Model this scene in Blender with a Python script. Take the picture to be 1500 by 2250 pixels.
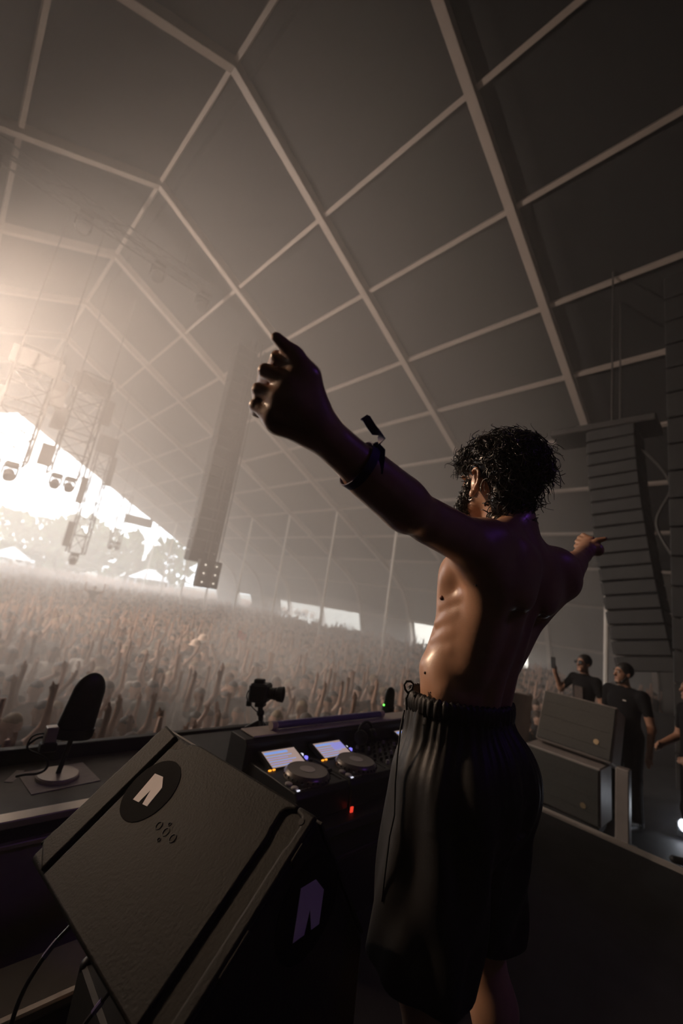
import bpy, math, random
import numpy as np
from mathutils import Vector, Matrix

for _o in list(bpy.data.objects):
    bpy.data.objects.remove(_o, do_unlink=True)
scene = bpy.context.scene
COL = scene.collection
rnd = random.Random(7)
nrs = np.random.RandomState(11)

# ------------------------------------------------------------------ camera
# world axes: +Y runs down the tent towards the audience, +X to stage left side, Z up, stage floor z = 0
F_PX, CX, CY, CAM_Z = 900.0, 750.0, 1125.0, 1.9
def _n(v):
    return v / np.linalg.norm(v)
_ay = _n(np.array([-138 - CX, -(1190 - CY), -F_PX]))
_az = np.array([1360 - CX, -(-2790 - CY), -F_PX]); _az = _n(_az - _ay * np.dot(_ay, _az / 1.0))
_ax = np.cross(_ay, _az)
CAM_R = np.array([_ax, _ay, _az])
CAM = np.array([0.0, 0.0, CAM_Z])
cam_data = bpy.data.cameras.new('camera')
cam = bpy.data.objects.new('camera', cam_data)
COL.objects.link(cam)
cam_data.sensor_fit = 'VERTICAL'; cam_data.sensor_height = 36.0; cam_data.sensor_width = 24.0
cam_data.lens = 14.4
cam_data.clip_start = 0.02; cam_data.clip_end = 600
cam_data.dof.use_dof = True; cam_data.dof.focus_distance = 1.02; cam_data.dof.aperture_fstop = 2.2
_m = Matrix([list(r) for r in CAM_R]).to_4x4()
_m.translation = CAM
cam.matrix_world = _m
scene.camera = cam

# ------------------------------------------------------------------ sky, lights, exposure
w = bpy.data.worlds.new('overcast_sky'); scene.world = w
w.use_nodes = True
_bg = w.node_tree.nodes['Background']
_bg.inputs['Color'].default_value = (1.0, 0.96, 0.92, 1)
_bg.inputs['Strength'].default_value = 11.0
scene.view_settings.view_transform = 'Standard'
scene.view_settings.look = 'None'
scene.view_settings.exposure = 0.0
scene.view_settings.gamma = 1.0
scene.view_settings.use_curve_mapping = False
cy = scene.cycles
cy.use_denoising = True
cy.max_bounces = 5; cy.diffuse_bounces = 3; cy.glossy_bounces = 2; cy.transmission_bounces = 2
cy.volume_bounces = 2; cy.transparent_max_bounces = 6
cy.sample_clamp_indirect = 6.0
cy.use_adaptive_sampling = True; cy.adaptive_threshold = 0.045

def lamp(name, kind, loc, energy, color, aim=None, **kw):
    d = bpy.data.lights.new(name, kind); d.energy = energy; d.color = color
    for k, v in kw.items():
        setattr(d, k, v)
    o = bpy.data.objects.new(name, d); COL.objects.link(o); o.location = loc
    if aim is not None:
        o.rotation_euler = (Vector(aim) - Vector(loc)).to_track_quat('-Z', 'Y').to_euler()
    return o
# daylight falls in through the open gable end: a portal only guides the sky sampling
_p = lamp('gable_daylight_portal', 'AREA', (2.15, 48.9, 6.0), 1.0, (1, 1, 1), aim=(2.15, 0, 6.0), shape='RECTANGLE', size=50.0, size_y=19.0)
_p.data.cycles.is_portal = True
# low warm sun shining in under the gable
SUN_EL, SUN_AZ = 15.0, -9.0
_e, _a = math.radians(SUN_EL), math.radians(SUN_AZ)
_sd = Vector((math.sin(_a) * math.cos(_e), math.cos(_a) * math.cos(_e), math.sin(_e)))
_s = lamp('sun', 'SUN', (0, 60, 20), 2.5, (1.0, 0.76, 0.58), aim=Vector((0, 60, 20)) - _sd, angle=math.radians(4))

# ------------------------------------------------------------------ helpers
def pd(px, py, dep):
    """point seen at a pixel, at a distance along the view axis"""
    return CAM_R @ np.array([(px - CX) / F_PX * dep, -(py - CY) / F_PX * dep, -dep]) + CAM
def ray(px, py):
    return _n(CAM_R @ np.array([px - CX, -(py - CY), -F_PX]))
def pz(px, py, z):
    r = ray(px, py); return CAM + r * ((z - CAM_Z) / r[2])
def pxx(px, py, x):
    r = ray(px, py); return CAM + r * (x / r[0])
def pyy(px, py, y):
    r = ray(px, py); return CAM + r * (y / r[1])

ORIG = {}
MATS = {}
def mat(name, col, rough=0.6, metal=0.0, var=0.12, scale=8.0, bump=0.0, bscale=60.0, emit=None, estr=0.0, spec=0.5, alpha=None, coat=0.0, sss=0.0):
    m = bpy.data.materials.new(name); m.use_nodes = True
    nt = m.node_tree; b = nt.nodes['Principled BSDF']
    b.inputs['Roughness'].default_value = rough; b.inputs['Metallic'].default_value = metal
    b.inputs['Specular IOR Level'].default_value = spec
    if coat: b.inputs['Coat Weight'].default_value = coat; b.inputs['Coat Roughness'].default_value = 0.15
    if sss:
        b.inputs['Subsurface Weight'].default_value = sss
        b.inputs['Subsurface Radius'].default_value = (0.012, 0.004, 0.002); b.inputs['Subsurface Scale'].default_value = 1.0
    tc = nt.nodes.new('ShaderNodeTexCoord')
    if var > 0:
        no = nt.nodes.new('ShaderNodeTexNoise'); no.inputs['Scale'].default_value = scale; no.inputs['Detail'].default_value = 4
        nt.links.new(tc.outputs['Object'], no.inputs['Vector'])
        rp = nt.nodes.new('ShaderNodeValToRGB')
        rp.color_ramp.elements[0].position = 0.3; rp.color_ramp.elements[1].position = 0.7
        rp.color_ramp.elements[0].color = tuple(c * (1 - var) for c in col[:3]) + (1,)
        rp.color_ramp.elements[1].color = tuple(min(1, c * (1 + var)) for c in col[:3]) + (1,)
        nt.links.new(no.outputs['Fac'], rp.inputs['Fac']); nt.links.new(rp.outputs['Color'], b.inputs['Base Color'])
    else:
        b.inputs['Base Color'].default_value = tuple(col[:3]) + (1,)
    if bump > 0:
        n2 = nt.nodes.new('ShaderNodeTexNoise'); n2.inputs['Scale'].default_value = bscale; n2.inputs['Detail'].default_value = 3
        nt.links.new(tc.outputs['Object'], n2.inputs['Vector'])
        bp = nt.nodes.new('ShaderNodeBump'); bp.inputs['Strength'].default_value = bump; bp.inputs['Distance'].default_value = 0.002
        nt.links.new(n2.outputs['Fac'], bp.inputs['Height']); nt.links.new(bp.outputs['Normal'], b.inputs['Normal'])
    if emit is not None:
        b.inputs['Emission Color'].default_value = tuple(emit) + (1,); b.inputs['Emission Strength'].default_value = estr
    MATS[name] = m
    return m

def tag(o, label=None, cat=None, group=None, kind=None):
    if label: o['label'] = label
    if cat: o['category'] = cat
    if group: o['group'] = group
    if kind: o['kind'] = kind
    return o

def origin_of(o):
    return ORIG.get(o.name, np.zeros(3)) if o is not None else None

def empty(name, loc=(0, 0, 0), label=None, cat=None, group=None, kind=None):
    o = bpy.data.objects.new(name, None); COL.objects.link(o)
    o.empty_display_size = 0.1
    o.location = [float(c) for c in loc]; ORIG[o.name] = np.array(loc, float)
    return tag(o, label, cat, group, kind)

def link_mesh(name, me, parent=None, loc=None):
    o = bpy.data.objects.new(name, me); COL.objects.link(o)
    if parent is not None:
        o.parent = parent
        ORIG[o.name] = origin_of(parent)
    else:
        o.location = [float(c) for c in loc]; ORIG[o.name] = np.array(loc, float)
    return o

class MB:
    """collects shapes in world coordinates and links them as one mesh"""
    def __init__(s):
        s.v = []; s.f = []; s.mi = []; s.cur = 0; s.n = 0
    def add(s, vs, fs):
        vs = np.asarray(vs, float).reshape(-1, 3)
        k = s.n
        s.v.append(vs); s.n += len(vs)
        for f in fs:
            s.f.append([i + k for i in f]); s.mi.append(s.cur)
        return s
    def box(s, c, size, rot=None, bev=0.0):
        c = np.asarray(c, float); h = np.asarray(size, float) / 2
        if bev <= 0:
            vs = np.array([[x, y, z] for x in (-1, 1) for y in (-1, 1) for z in (-1, 1)], float) * h
            fs = [(0, 1, 3, 2), (4, 6, 7, 5), (0, 4, 5, 1), (2, 3, 7, 6), (0, 2, 6, 4), (1, 5, 7, 3)]
        else:
            b = min(bev, h.min() * 0.95)
            vs = []; idx = {}
            for x in (-1, 1):
                for y in (-1, 1):
                    for z in (-1, 1):
                        for a in range(3):
                            p = np.array([x, y, z]) * (h - b); p[a] = np.array([x, y, z])[a] * h[a]
                            idx[(x, y, z, a)] = len(vs); vs.append(p)
            vs = np.array(vs); fs = []
            for a in range(3):
                o1, o2 = (a + 1) % 3, (a + 2) % 3
                for sg in (-1, 1):
                    q = []
                    for (u, t) in ((-1, -1), (1, -1), (1, 1), (-1, 1)):
                        k = [0, 0, 0]; k[a] = sg; k[o1] = u; k[o2] = t
                        q.append(idx[(k[0], k[1], k[2], a)])
                    fs.append(q if sg > 0 else q[::-1])
            for a in range(3):
                o1, o2 = (a + 1) % 3, (a + 2) % 3
                for u in (-1, 1):
                    for t in (-1, 1):
                        k = [0, 0, 0]; k[o1] = u; k[o2] = t
                        k0 = list(k); k0[a] = -1; k1 = list(k); k1[a] = 1
                        q = [idx[tuple(k0) + (o1,)], idx[tuple(k1) + (o1,)], idx[tuple(k1) + (o2,)], idx[tuple(k0) + (o2,)]]
                        fs.append(q if u * t < 0 else q[::-1])
            for x in (-1, 1):
                for y in (-1, 1):
                    for z in (-1, 1):
                        t = [idx[(x, y, z, a)] for a in range(3)]
                        fs.append(t if x * y * z > 0 else t[::-1])
        if rot is not None:
            vs = vs @ np.asarray(rot, float).T
        return s.add(vs + c, fs)
    def cyl(s, a, b, r0, r1=None, n=16, caps=True):
        a = np.asarray(a, float); b = np.asarray(b, float); r1 = r0 if r1 is None else r1
        d = _n(b - a); u = np.cross(d, [0, 0, 1.0])
        if np.linalg.norm(u) < 1e-5: u = np.array([1.0, 0, 0])
        u = _n(u); v = np.cross(d, u)
        t = np.arange(n) * 2 * math.pi / n
        ring = np.outer(np.cos(t), u) + np.outer(np.sin(t), v)
        vs = np.vstack([a + ring * r0, b + ring * r1])
        fs = [(i, (i + 1) % n, n + (i + 1) % n, n + i) for i in range(n)]
        if caps: fs += [tuple(range(n))[::-1], tuple(range(n, 2 * n))]
        return s.add(vs, fs)
    def tube(s, pts, r, n=8, caps=True):
        pts = np.asarray(pts, float); m = len(pts)
        rs = np.full(m, r) if np.isscalar(r) else np.asarray(r, float)
        tg = np.gradient(pts, axis=0); tg /= np.maximum(np.linalg.norm(tg, axis=1), 1e-9)[:, None]
        u = np.cross(tg[0], [0.13, 0.27, 0.95]); u = _n(u)
        t = np.arange(n) * 2 * math.pi / n; vs = []
        for i in range(m):
            u = u - tg[i] * np.dot(u, tg[i]); u = _n(u); v = np.cross(tg[i], u)
            vs.append(pts[i] + (np.outer(np.cos(t), u) + np.outer(np.sin(t), v)) * rs[i])
        fs = [(i * n + j, i * n + (j + 1) % n, (i + 1) * n + (j + 1) % n, (i + 1) * n + j) for i in range(m - 1) for j in range(n)]
        if caps: fs += [tuple(range(n))[::-1], tuple(range((m - 1) * n, m * n))]
        return s.add(np.vstack(vs), fs)
    def lathe(s, c, prof, axis=(0, 0, 1), n=24, sx=1.0, sy=1.0):
        """prof: list of (radius, height)"""
        d = _n(np.asarray(axis, float)); u = np.cross(d, [0, 1.0, 0])
        if np.linalg.norm(u) < 1e-5: u = np.array([1.0, 0, 0])
        u = _n(u); v = np.cross(d, u); c = np.asarray(c, float)
        t = np.arange(n) * 2 * math.pi / n; vs = []
        for r, h in prof:
            vs.append(c + d * h + (np.outer(np.cos(t) * sx, u) + np.outer(np.sin(t) * sy, v)) * max(r, 1e-5))
        m = len(prof)
        fs = [(i * n + j, i * n + (j + 1) % n, (i + 1) * n + (j + 1) % n, (i + 1) * n + j) for i in range(m - 1) for j in range(n)]
        fs += [tuple(range(n))[::-1], tuple(range((m - 1) * n, m * n))]
        return s.add(np.vstack(vs), fs)
    def sphere(s, c, r, n=16, m=10, sc=(1, 1, 1), rot=None):
        vs = [[0, 0, 1]]
        for i in range(1, m):
            ph = math.pi * i / m
            for j in range(n):
                th = 2 * math.pi * j / n
                vs.append([math.sin(ph) * math.cos(th), math.sin(ph) * math.sin(th), math.cos(ph)])
        vs.append([0, 0, -1]); vs = np.array(vs) * np.asarray(sc, float) * r
        if rot is not None: vs = vs @ np.asarray(rot, float).T
        fs = [(0, 1 + j, 1 + (j + 1) % n) for j in range(n)]
        for i in range(m - 2):
            fs += [(1 + i * n + j, 1 + (i + 1) * n + j, 1 + (i + 1) * n + (j + 1) % n, 1 + i * n + (j + 1) % n) for j in range(n)]
        k = 1 + (m - 2) * n
        fs += [(k + j, len(vs) - 1, k + (j + 1) % n) for j in range(n)]
        return s.add(vs + np.asarray(c, float), fs)
    def prism(s, poly, d):
        """polygon of 3d points extruded along vector d"""
        p = np.asarray(poly, float); n = len(p)
        vs = np.vstack([p, p + np.asarray(d, float)])
        fs = [tuple(range(n))[::-1], tuple(range(n, 2 * n))] + [(i, (i + 1) % n, n + (i + 1) % n, n + i) for i in range(n)]
        return s.add(vs, fs)
    def build(s, name, mt, parent=None, smooth=False, loc=None, kind=None):
        vs = np.vstack(s.v)
        if parent is not None: o0 = origin_of(parent)
        elif loc is not None: o0 = np.asarray(loc, float)
        else:
            o0 = np.array([(vs[:, 0].min() + vs[:, 0].max()) / 2, (vs[:, 1].min() + vs[:, 1].max()) / 2, vs[:, 2].min()])
        me = bpy.data.meshes.new(name)
        me.from_pydata((vs - o0).tolist(), [], s.f)
        ms = mt if isinstance(mt, (list, tuple)) else [mt]
        for m in ms: me.materials.append(MATS[m] if isinstance(m, str) else m)
        if len(ms) > 1: me.polygons.foreach_set('material_index', s.mi)
        if smooth:
            me.polygons.foreach_set('use_smooth', [True] * len(me.polygons))
            if smooth != 'all':
                me.set_sharp_from_angle(angle=math.radians(38))
        me.update()
        o = link_mesh(name, me, parent, o0)
        if kind: o['kind'] = kind
        return o
def rotz(a):
    c, s_ = math.cos(a), math.sin(a); return np.array([[c, -s_, 0], [s_, c, 0], [0, 0, 1.0]])
def roty(a):
    c, s_ = math.cos(a), math.sin(a); return np.array([[c, 0, s_], [0, 1.0, 0], [-s_, 0, c]])
def rotx(a):
    c, s_ = math.cos(a), math.sin(a); return np.array([[1.0, 0, 0], [0, c, -s_], [0, s_, c]])
# ------------------------------------------------------------------ materials of the setting
mat('membrane', (0.018, 0.0168, 0.0165), 0.85, var=0.06, scale=0.4)
mat('beam_paint', (0.34, 0.28, 0.24), 0.5, var=0.06, scale=2)
mat('wall_membrane', (0.15, 0.135, 0.125), 0.85, var=0.05, scale=0.5)
mat('stage_black', (0.018, 0.018, 0.02), 0.7, var=0.3, scale=6, bump=0.2, bscale=30)
mat('ground_dirt', (0.16, 0.145, 0.12), 0.95, var=0.3, scale=0.6)
mat('mast_paint', (0.92, 0.84, 0.76), 0.5, var=0.05, scale=2)
mat('black_cloth', (0.012, 0.012, 0.013), 0.9, var=0.2)
mat('white_fabric', (0.75, 0.76, 0.8), 0.7, var=0.05)

# ------------------------------------------------------------------ the tent
RIDGE_X, RIDGE_Z = 2.15, 13.2 + CAM_Z
SLOPE = 0.474
GROUND_Z = -1.5
def half_profile():
    """distance from the ridge plane, height"""
    pts = [(0.0, RIDGE_Z)]
    for x in (5.69, 8.01, 10.53, 12.76, 15.1, 17.5, 20.1, 22.6):
        pts.append((x - RIDGE_X, CAM_Z + 14.22 - SLOPE * x))
    for x, z in ((24.0, 2.78), (25.3, 1.9), (26.1, 0.85), (26.65, -0.38), (27.1, -1.6), (27.35, -3.4)):
        pts.append((x - RIDGE_X, CAM_Z + z))
    return pts
HP = half_profile()
RAFTER_Y = [4.0 + 5.0 * k for k in range(-3, 10)]
PURLIN_I = [0, 1, 2, 3, 4, 5, 6, 7, 8, 10, 12]      # profile points that carry a purlin
ceiling = empty('ceiling', (RIDGE_X, 19.0, RIDGE_Z), kind='structure')
wall_right = empty('wall_right', (RIDGE_X + HP[-1][0], 19.0, GROUND_Z), kind='structure')
wall_left = empty('wall_left', (RIDGE_X - HP[-1][0], 19.0, GROUND_Z), kind='structure')
NS = 9                                            # profile points that belong to the roof; the rest is wall
def prof_pt(sd, i, y, off=0.0):
    d, z = HP[i]
    a = HP[max(0, i - 1)]; b = HP[min(len(HP) - 1, i + 1)]
    t = np.array([b[0] - a[0], b[1] - a[1]]); t /= np.linalg.norm(t)
    nrm = np.array([-t[1], t[0]])                 # outward/up
    if nrm[0] < 0 and i > 0: nrm = -nrm
    if i == 0: nrm = np.array([0, 1.0])
    return np.array([RIDGE_X + sd * (d + nrm[0] * off), y, z + nrm[1] * off])
# openings in the right side wall (daylight doors): bay start y -> True
DOORS = {29.0: (0.02, 0.98), 24.0: (0.06, 0.96), 34.0: (0.0, 0.35), 14.0: (0.3, 0.94), 9.0: (0.27, 0.9), 39.0: (0.5, 1.0)}
for sd, wl in ((1, wall_right), (-1, wall_left)):
    for k in range(len(RAFTER_Y) - 1):
        y0, y1 = RAFTER_Y[k], RAFTER_Y[k + 1]
        for i in range(len(HP) - 1):
            par = ceiling if i < NS - 1 else wl
            nm = 'roof_panel' if i < NS - 1 else 'wall_panel'
            spans = [(y0, y1)]
            if sd > 0 and i >= 12 and y0 in DOORS:
                a, b = DOORS[y0]
                spans = [(y0, y0 + 5 * a), (y0 + 5 * b, y1)]
            for (ya, yb) in spans:
                if yb - ya < 0.2: continue
                mb = MB()
                o0, o1 = 0.16, 0.19
                q = [prof_pt(sd, i, ya, o0), prof_pt(sd, i + 1, ya, o0), prof_pt(sd, i + 1, yb, o0), prof_pt(sd, i, yb, o0)]
                q2 = [prof_pt(sd, i, ya, o1), prof_pt(sd, i + 1, ya, o1), prof_pt(sd, i + 1, yb, o1), prof_pt(sd, i, yb, o1)]
                mb.add(q + q2, [(0, 1, 2, 3), (7, 6, 5, 4), (0, 4, 5, 1), (1, 5, 6, 2), (2, 6, 7, 3), (3, 7, 4, 0)])
                mb.build(nm, 'membrane' if par is ceiling else 'wall_membrane', par)
    # rafters: one bent box beam per frame and side, a deep web with a flange below
    for y in RAFTER_Y:
        for (i0, i1, par, nm) in ((0, NS - 1, ceiling, 'rafter'), (NS - 1, len(HP) - 1, wl, 'arch_leg')):
            mb = MB()
            for (w_, oa, ob) in ((0.11, -0.16, 0.16),):
                ring = []
                for i in range(i0, i1 + 1):
                    ring.append([prof_pt(sd, i, y - w_, oa), prof_pt(sd, i, y + w_, oa), prof_pt(sd, i, y + w_, ob), prof_pt(sd, i, y - w_, ob)])
                vs = np.array(ring).reshape(-1, 3); n = i1 - i0 + 1
                fs = [(4 * a + j, 4 * a + (j + 1) % 4, 4 * a + 4 + (j + 1) % 4, 4 * a + 4 + j) for a in range(n - 1) for j in range(4)]
                fs += [(3, 2, 1, 0), (4 * n - 4, 4 * n - 3, 4 * n - 2, 4 * n - 1)]
                mb.add(vs, fs)
            mb.build(nm, 'beam_paint', par)
for sd, wl in ((1, wall_right), (-1, wall_left)):
    for i in PURLIN_I:
        if i == 0 and sd < 0: continue
        for k in range(len(RAFTER_Y) - 1):
            y0, y1 = RAFTER_Y[k] + 0.11, RAFTER_Y[k + 1] - 0.11
            a, b = prof_pt(sd, i, y0, 0.06), prof_pt(sd, i, y1, 0.06)
            mb = MB()
            mb.box((a + b) / 2, (0.12, y1 - y0, 0.12), rot=roty(sd * 0.44 if i < 8 else sd * 1.2))
            par = ceiling if i < NS - 1 else wl
            mb.build('ridge_purlin' if i == 0 else 'purlin', 'beam_paint', par)
# a second ridge tube beside the ridge purlin
for k in range(len(RAFTER_Y) - 1):
    mb = MB(); mb.box((RIDGE_X + 0.42, RAFTER_Y[k] + 2.5, RIDGE_Z - 0.02), (0.1, 4.78, 0.1)); mb.build('ridge_purlin', 'membrane', ceiling)
# back wall behind the stage
mb = MB()
pl = [prof_pt(-1, i, -11.3, 0.1) for i in range(len(HP) - 1, 0, -1)] + [prof_pt(1, i, -11.3, 0.1) for i in range(len(HP))]
mb.prism(pl, (0, 0.15, 0)); mb.build('wall_back', 'wall_membrane', kind='structure')
ORD = ['first', 'second', 'third', 'fourth', 'fifth', 'sixth', 'seventh', 'eighth', 'ninth', 'tenth']
# masts under the sixth purlin, one under each frame
for k, y in enumerate([4.0, 9.0, 14.0, 19.0, 24.0, 29.0, 34.0, 39.0, 44.0, 49.0]):
    d, z = HP[6]
    e = empty('tent_mast', (RIDGE_X + d, y, GROUND_Z), ORD[k] + ' slim pale mast of the side row counted from the stage end', 'mast', 'tent masts along the right side')
    mb = MB(); mb.cyl((RIDGE_X + d, y, GROUND_Z + 0.03), (RIDGE_X + d, y, z - 0.16), 0.075, n=10); mb.build('pole', 'mast_paint', e, smooth=True)
    mb = MB(); mb.box((RIDGE_X + d, y, GROUND_Z + 0.02), (0.4, 0.4, 0.04)); mb.build('base_plate', 'mast_paint', e)
# ground
mb = MB(); mb.box((10, 95, GROUND_Z - 0.1), (500, 420, 0.2)); mb.build('ground', 'ground_dirt', kind='structure')
# stage: floor, riser, rear floor
mb = MB(); mb.box((2, -3.6, -0.06), (34, 13.2, 0.12)); mb.build('floor', 'stage_black', kind='structure')
mb = MB(); mb.box((2, 2.9, -0.78), (34, 0.12, 1.4)); mb.build('trim_1', 'black_cloth', kind='structure')
# ------------------------------------------------------------------ smooth-union modelling for bodies
class SDF:
    def __init__(s, lo, hi, h):
        s.lo = np.asarray(lo, float); s.h = h
        s.n = np.ceil((np.asarray(hi, float) - s.lo) / h).astype(int) + 1
        s.f = np.full(s.n, 1.0, np.float32)
    def _win(s, lo, hi):
        a = np.clip(np.floor((lo - s.lo) / s.h).astype(int), 0, s.n); b = np.clip(np.ceil((hi - s.lo) / s.h).astype(int) + 1, 0, s.n)
        return a, b
    def _grid(s, a, b):
        g = [(s.lo[i] + s.h * np.arange(a[i], b[i])).astype(np.float32) for i in range(3)]
        return g[0][:, None, None], g[1][None, :, None], g[2][None, None, :]
    def _put(s, a, b, d, k, sub=False):
        sl = tuple(slice(a[i], b[i]) for i in range(3)); f = s.f[sl]
        if sub:
            d = -d; hh = np.maximum(k - np.abs(f - d), 0) / k; s.f[sl] = np.maximum(f, d) + hh * hh * k * 0.25
        else:
            hh = np.maximum(k - np.abs(f - d), 0) / k; s.f[sl] = np.minimum(f, d) - hh * hh * k * 0.25
    def cone(s, p, q, ra, rb=None, k=0.02, sub=False):
        p = np.asarray(p, float); q = np.asarray(q, float); rb = ra if rb is None else rb
        m = max(ra, rb) + k + 3 * s.h
        a, b = s._win(np.minimum(p, q) - m, np.maximum(p, q) + m)
        if np.any(b <= a): return s
        X, Y, Z = s._grid(a, b); d = q - p; L2 = max(float(d @ d), 1e-9)
        t = ((X - p[0]) * d[0] + (Y - p[1]) * d[1] + (Z - p[2]) * d[2]) / L2
        t = np.clip(t, 0, 1)
        r = np.sqrt((X - p[0] - t * d[0]) ** 2 + (Y - p[1] - t * d[1]) ** 2 + (Z - p[2] - t * d[2]) ** 2) - (ra + (rb - ra) * t)
        s._put(a, b, r, k, sub); return s
    def chain(s, pts, rs, k=0.02):
        for i in range(len(pts) - 1): s.cone(pts[i], pts[i + 1], rs[i], rs[i + 1], k)
        return s
    def ell(s, c, r, k=0.02, rot=None, sub=False):
        c = np.asarray(c, float); r = np.asarray(r, float); m = r.max() + k + 3 * s.h
        a, b = s._win(c - m, c + m)
        if np.any(b <= a): return s
        X, Y, Z = s._grid(a, b); x, y, z = X - c[0], Y - c[1], Z - c[2]
        if rot is not None:
            R_ = np.asarray(rot, float).T
            x, y, z = (R_[0, 0] * x + R_[0, 1] * y + R_[0, 2] * z, R_[1, 0] * x + R_[1, 1] * y + R_[1, 2] * z, R_[2, 0] * x + R_[2, 1] * y + R_[2, 2] * z)
        k0 = np.sqrt((x / r[0]) ** 2 + (y / r[1]) ** 2 + (z / r[2]) ** 2)
        k1 = np.sqrt((x / r[0] ** 2) ** 2 + (y / r[1] ** 2) ** 2 + (z / r[2] ** 2) ** 2)
        d = np.where(k1 > 1e-6, k0 * (k0 - 1) / np.maximum(k1, 1e-6), -r.min())
        s._put(a, b, d, k, sub); return s
    def cut(s, axis, val, above=True, k=0.006):
        X = s._grid(np.zeros(3, int), s.n)[axis]
        d = (X - val) if above else (val - X)
        hh = np.maximum(k - np.abs(s.f - d), 0) / k
        s.f = (np.maximum(s.f, d) + hh * hh * k * 0.25).astype(np.float32); return s
    def mesh(s):
        f = s.f; n = f.shape
        sg = f < 0
        c = np.zeros((n[0] - 1, n[1] - 1, n[2] - 1), np.uint8)
        for dx in (0, 1):
            for dy in (0, 1):
                for dz in (0, 1):
                    c += sg[dx:n[0] - 1 + dx, dy:n[1] - 1 + dy, dz:n[2] - 1 + dz]
        I, J, K = np.nonzero((c > 0) & (c < 8))
        acc = np.zeros((len(I), 3)); cnt = np.zeros(len(I))
        cor = [(x, y, z) for x in (0, 1) for y in (0, 1) for z in (0, 1)]
        for a in range(8):
            for b in range(a + 1, 8):
                A, B = cor[a], cor[b]
                if sum(abs(A[t] - B[t]) for t in range(3)) != 1: continue
                fa = f[I + A[0], J + A[1], K + A[2]]; fb = f[I + B[0], J + B[1], K + B[2]]
                mk = (fa < 0) != (fb < 0)
                t = np.where(mk, fa / np.where(mk, fa - fb, 1), 0)
                for ax in range(3):
                    acc[:, ax] += np.where(mk, A[ax] + t * (B[ax] - A[ax]), 0)
                cnt += mk
        v = (np.stack([I, J, K], 1) + acc / np.maximum(cnt, 1)[:, None]) * s.h + s.lo
        idx = np.full(c.shape, -1, np.int32); idx[I, J, K] = np.arange(len(I))
        quads = []
        for ax in range(3):
            o1, o2 = [(1, 2), (2, 0), (0, 1)][ax]
            sl0 = [slice(1, -1)] * 3; sl0[ax] = slice(0, -1); sl1 = list(sl0); sl1[ax] = slice(1, None)
            A = sg[tuple(sl0)]; B = sg[tuple(sl1)]
            E = np.nonzero(A != B)
            if len(E[0]) == 0: continue
            base = [E[0].copy(), E[1].copy(), E[2].copy()]
            for t in range(3):
                if t != ax: base[t] = base[t] + 1
            fl = A[E]
            def cell(d1, d2):
                q = [b.copy() for b in base]; q[o1] -= d1; q[o2] -= d2
                return idx[q[0], q[1], q[2]]
            q = np.stack([cell(1, 1), cell(0, 1), cell(0, 0), cell(1, 0)], 1)
            q[~fl] = q[~fl][:, ::-1]
            quads.append(q)
        return v, np.vstack(quads)

def smooth_verts(v, q, it=2, lam=0.5):
    for _ in range(it):
        acc = np.zeros_like(v); cnt = np.zeros(len(v))
        for a in range(4):
            for b in ((a + 1) % 4, (a + 3) % 4):
                np.add.at(acc, q[:, a], v[q[:, b]]); np.add.at(cnt, q[:, a], 1)
        v = v + lam * (acc / np.maximum(cnt, 1)[:, None] - v)
    return v

def mesh_np(name, v, q, mats, mi=None, smooth=True):
    me = bpy.data.meshes.new(name)
    q = np.asarray(q, np.int32); nf, w_ = q.shape
    me.vertices.add(len(v)); me.vertices.foreach_set('co', np.asarray(v, np.float32).ravel())
    me.loops.add(nf * w_); me.loops.foreach_set('vertex_index', q.ravel())
    me.polygons.add(nf); me.polygons.foreach_set('loop_start', np.arange(nf, dtype=np.int32) * w_)
    try: me.polygons.foreach_set('loop_total', np.full(nf, w_, np.int32))
    except Exception: pass
    for m in mats: me.materials.append(MATS[m] if isinstance(m, str) else m)
    if mi is not None: me.polygons.foreach_set('material_index', np.asarray(mi, np.int32))
    if smooth: me.polygons.foreach_set('use_smooth', np.ones(nf, bool))
    me.update(calc_edges=True); me.validate()
    return me

def frame_from(fwd, up=(0, 0, 1)):
    """columns: right, forward, up"""
    fw = _n(np.asarray(fwd, float)); r = _n(np.cross(fw, up)); return np.stack([r, fw, np.cross(r, fw)], 1)

# ------------------------------------------------------------------ the person on the riser
mat('skin_tan', (0.42, 0.235, 0.15), 0.36, var=0.10, scale=14, bump=0.14, bscale=260, spec=0.6, sss=0.06, coat=0.10)
mat('hair_black', (0.009, 0.007, 0.006), 0.30, var=0.2, scale=30, spec=0.5)
mat('shorts_black', (0.011, 0.011, 0.012), 0.52, var=0.2, scale=20, bump=0.15, bscale=400, spec=0.35)
mat('nipple', (0.20, 0.09, 0.07), 0.5, var=0.1)
mat('mole', (0.05, 0.025, 0.02), 0.5, var=0.1)
mat('silver', (0.75, 0.72, 0.68), 0.25, metal=1.0, var=0.05)
mat('ribbon', (0.035, 0.022, 0.10), 0.6, var=0.3, scale=60)
mat('ribbon_pink', (0.6, 0.12, 0.25), 0.6, var=0.2)
mat('cord_black', (0.01, 0.01, 0.01), 0.6, var=0.1)

DJ = np.array([1.10, 0.50, 0.66])
def L(px, py, dep): return pd(px, py, dep) - DJ
HEADC = np.array([-0.008, 0.034, 1.648]); HEADF = frame_from((math.sin(math.radians(20)), math.cos(math.radians(20)), 0.05))
def hd(r, f, u): return HEADC + HEADF @ np.array([r, f, u])

B = SDF((-0.90, -0.24, -0.02), (0.90, 0.26, 1.80), 0.004)
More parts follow.
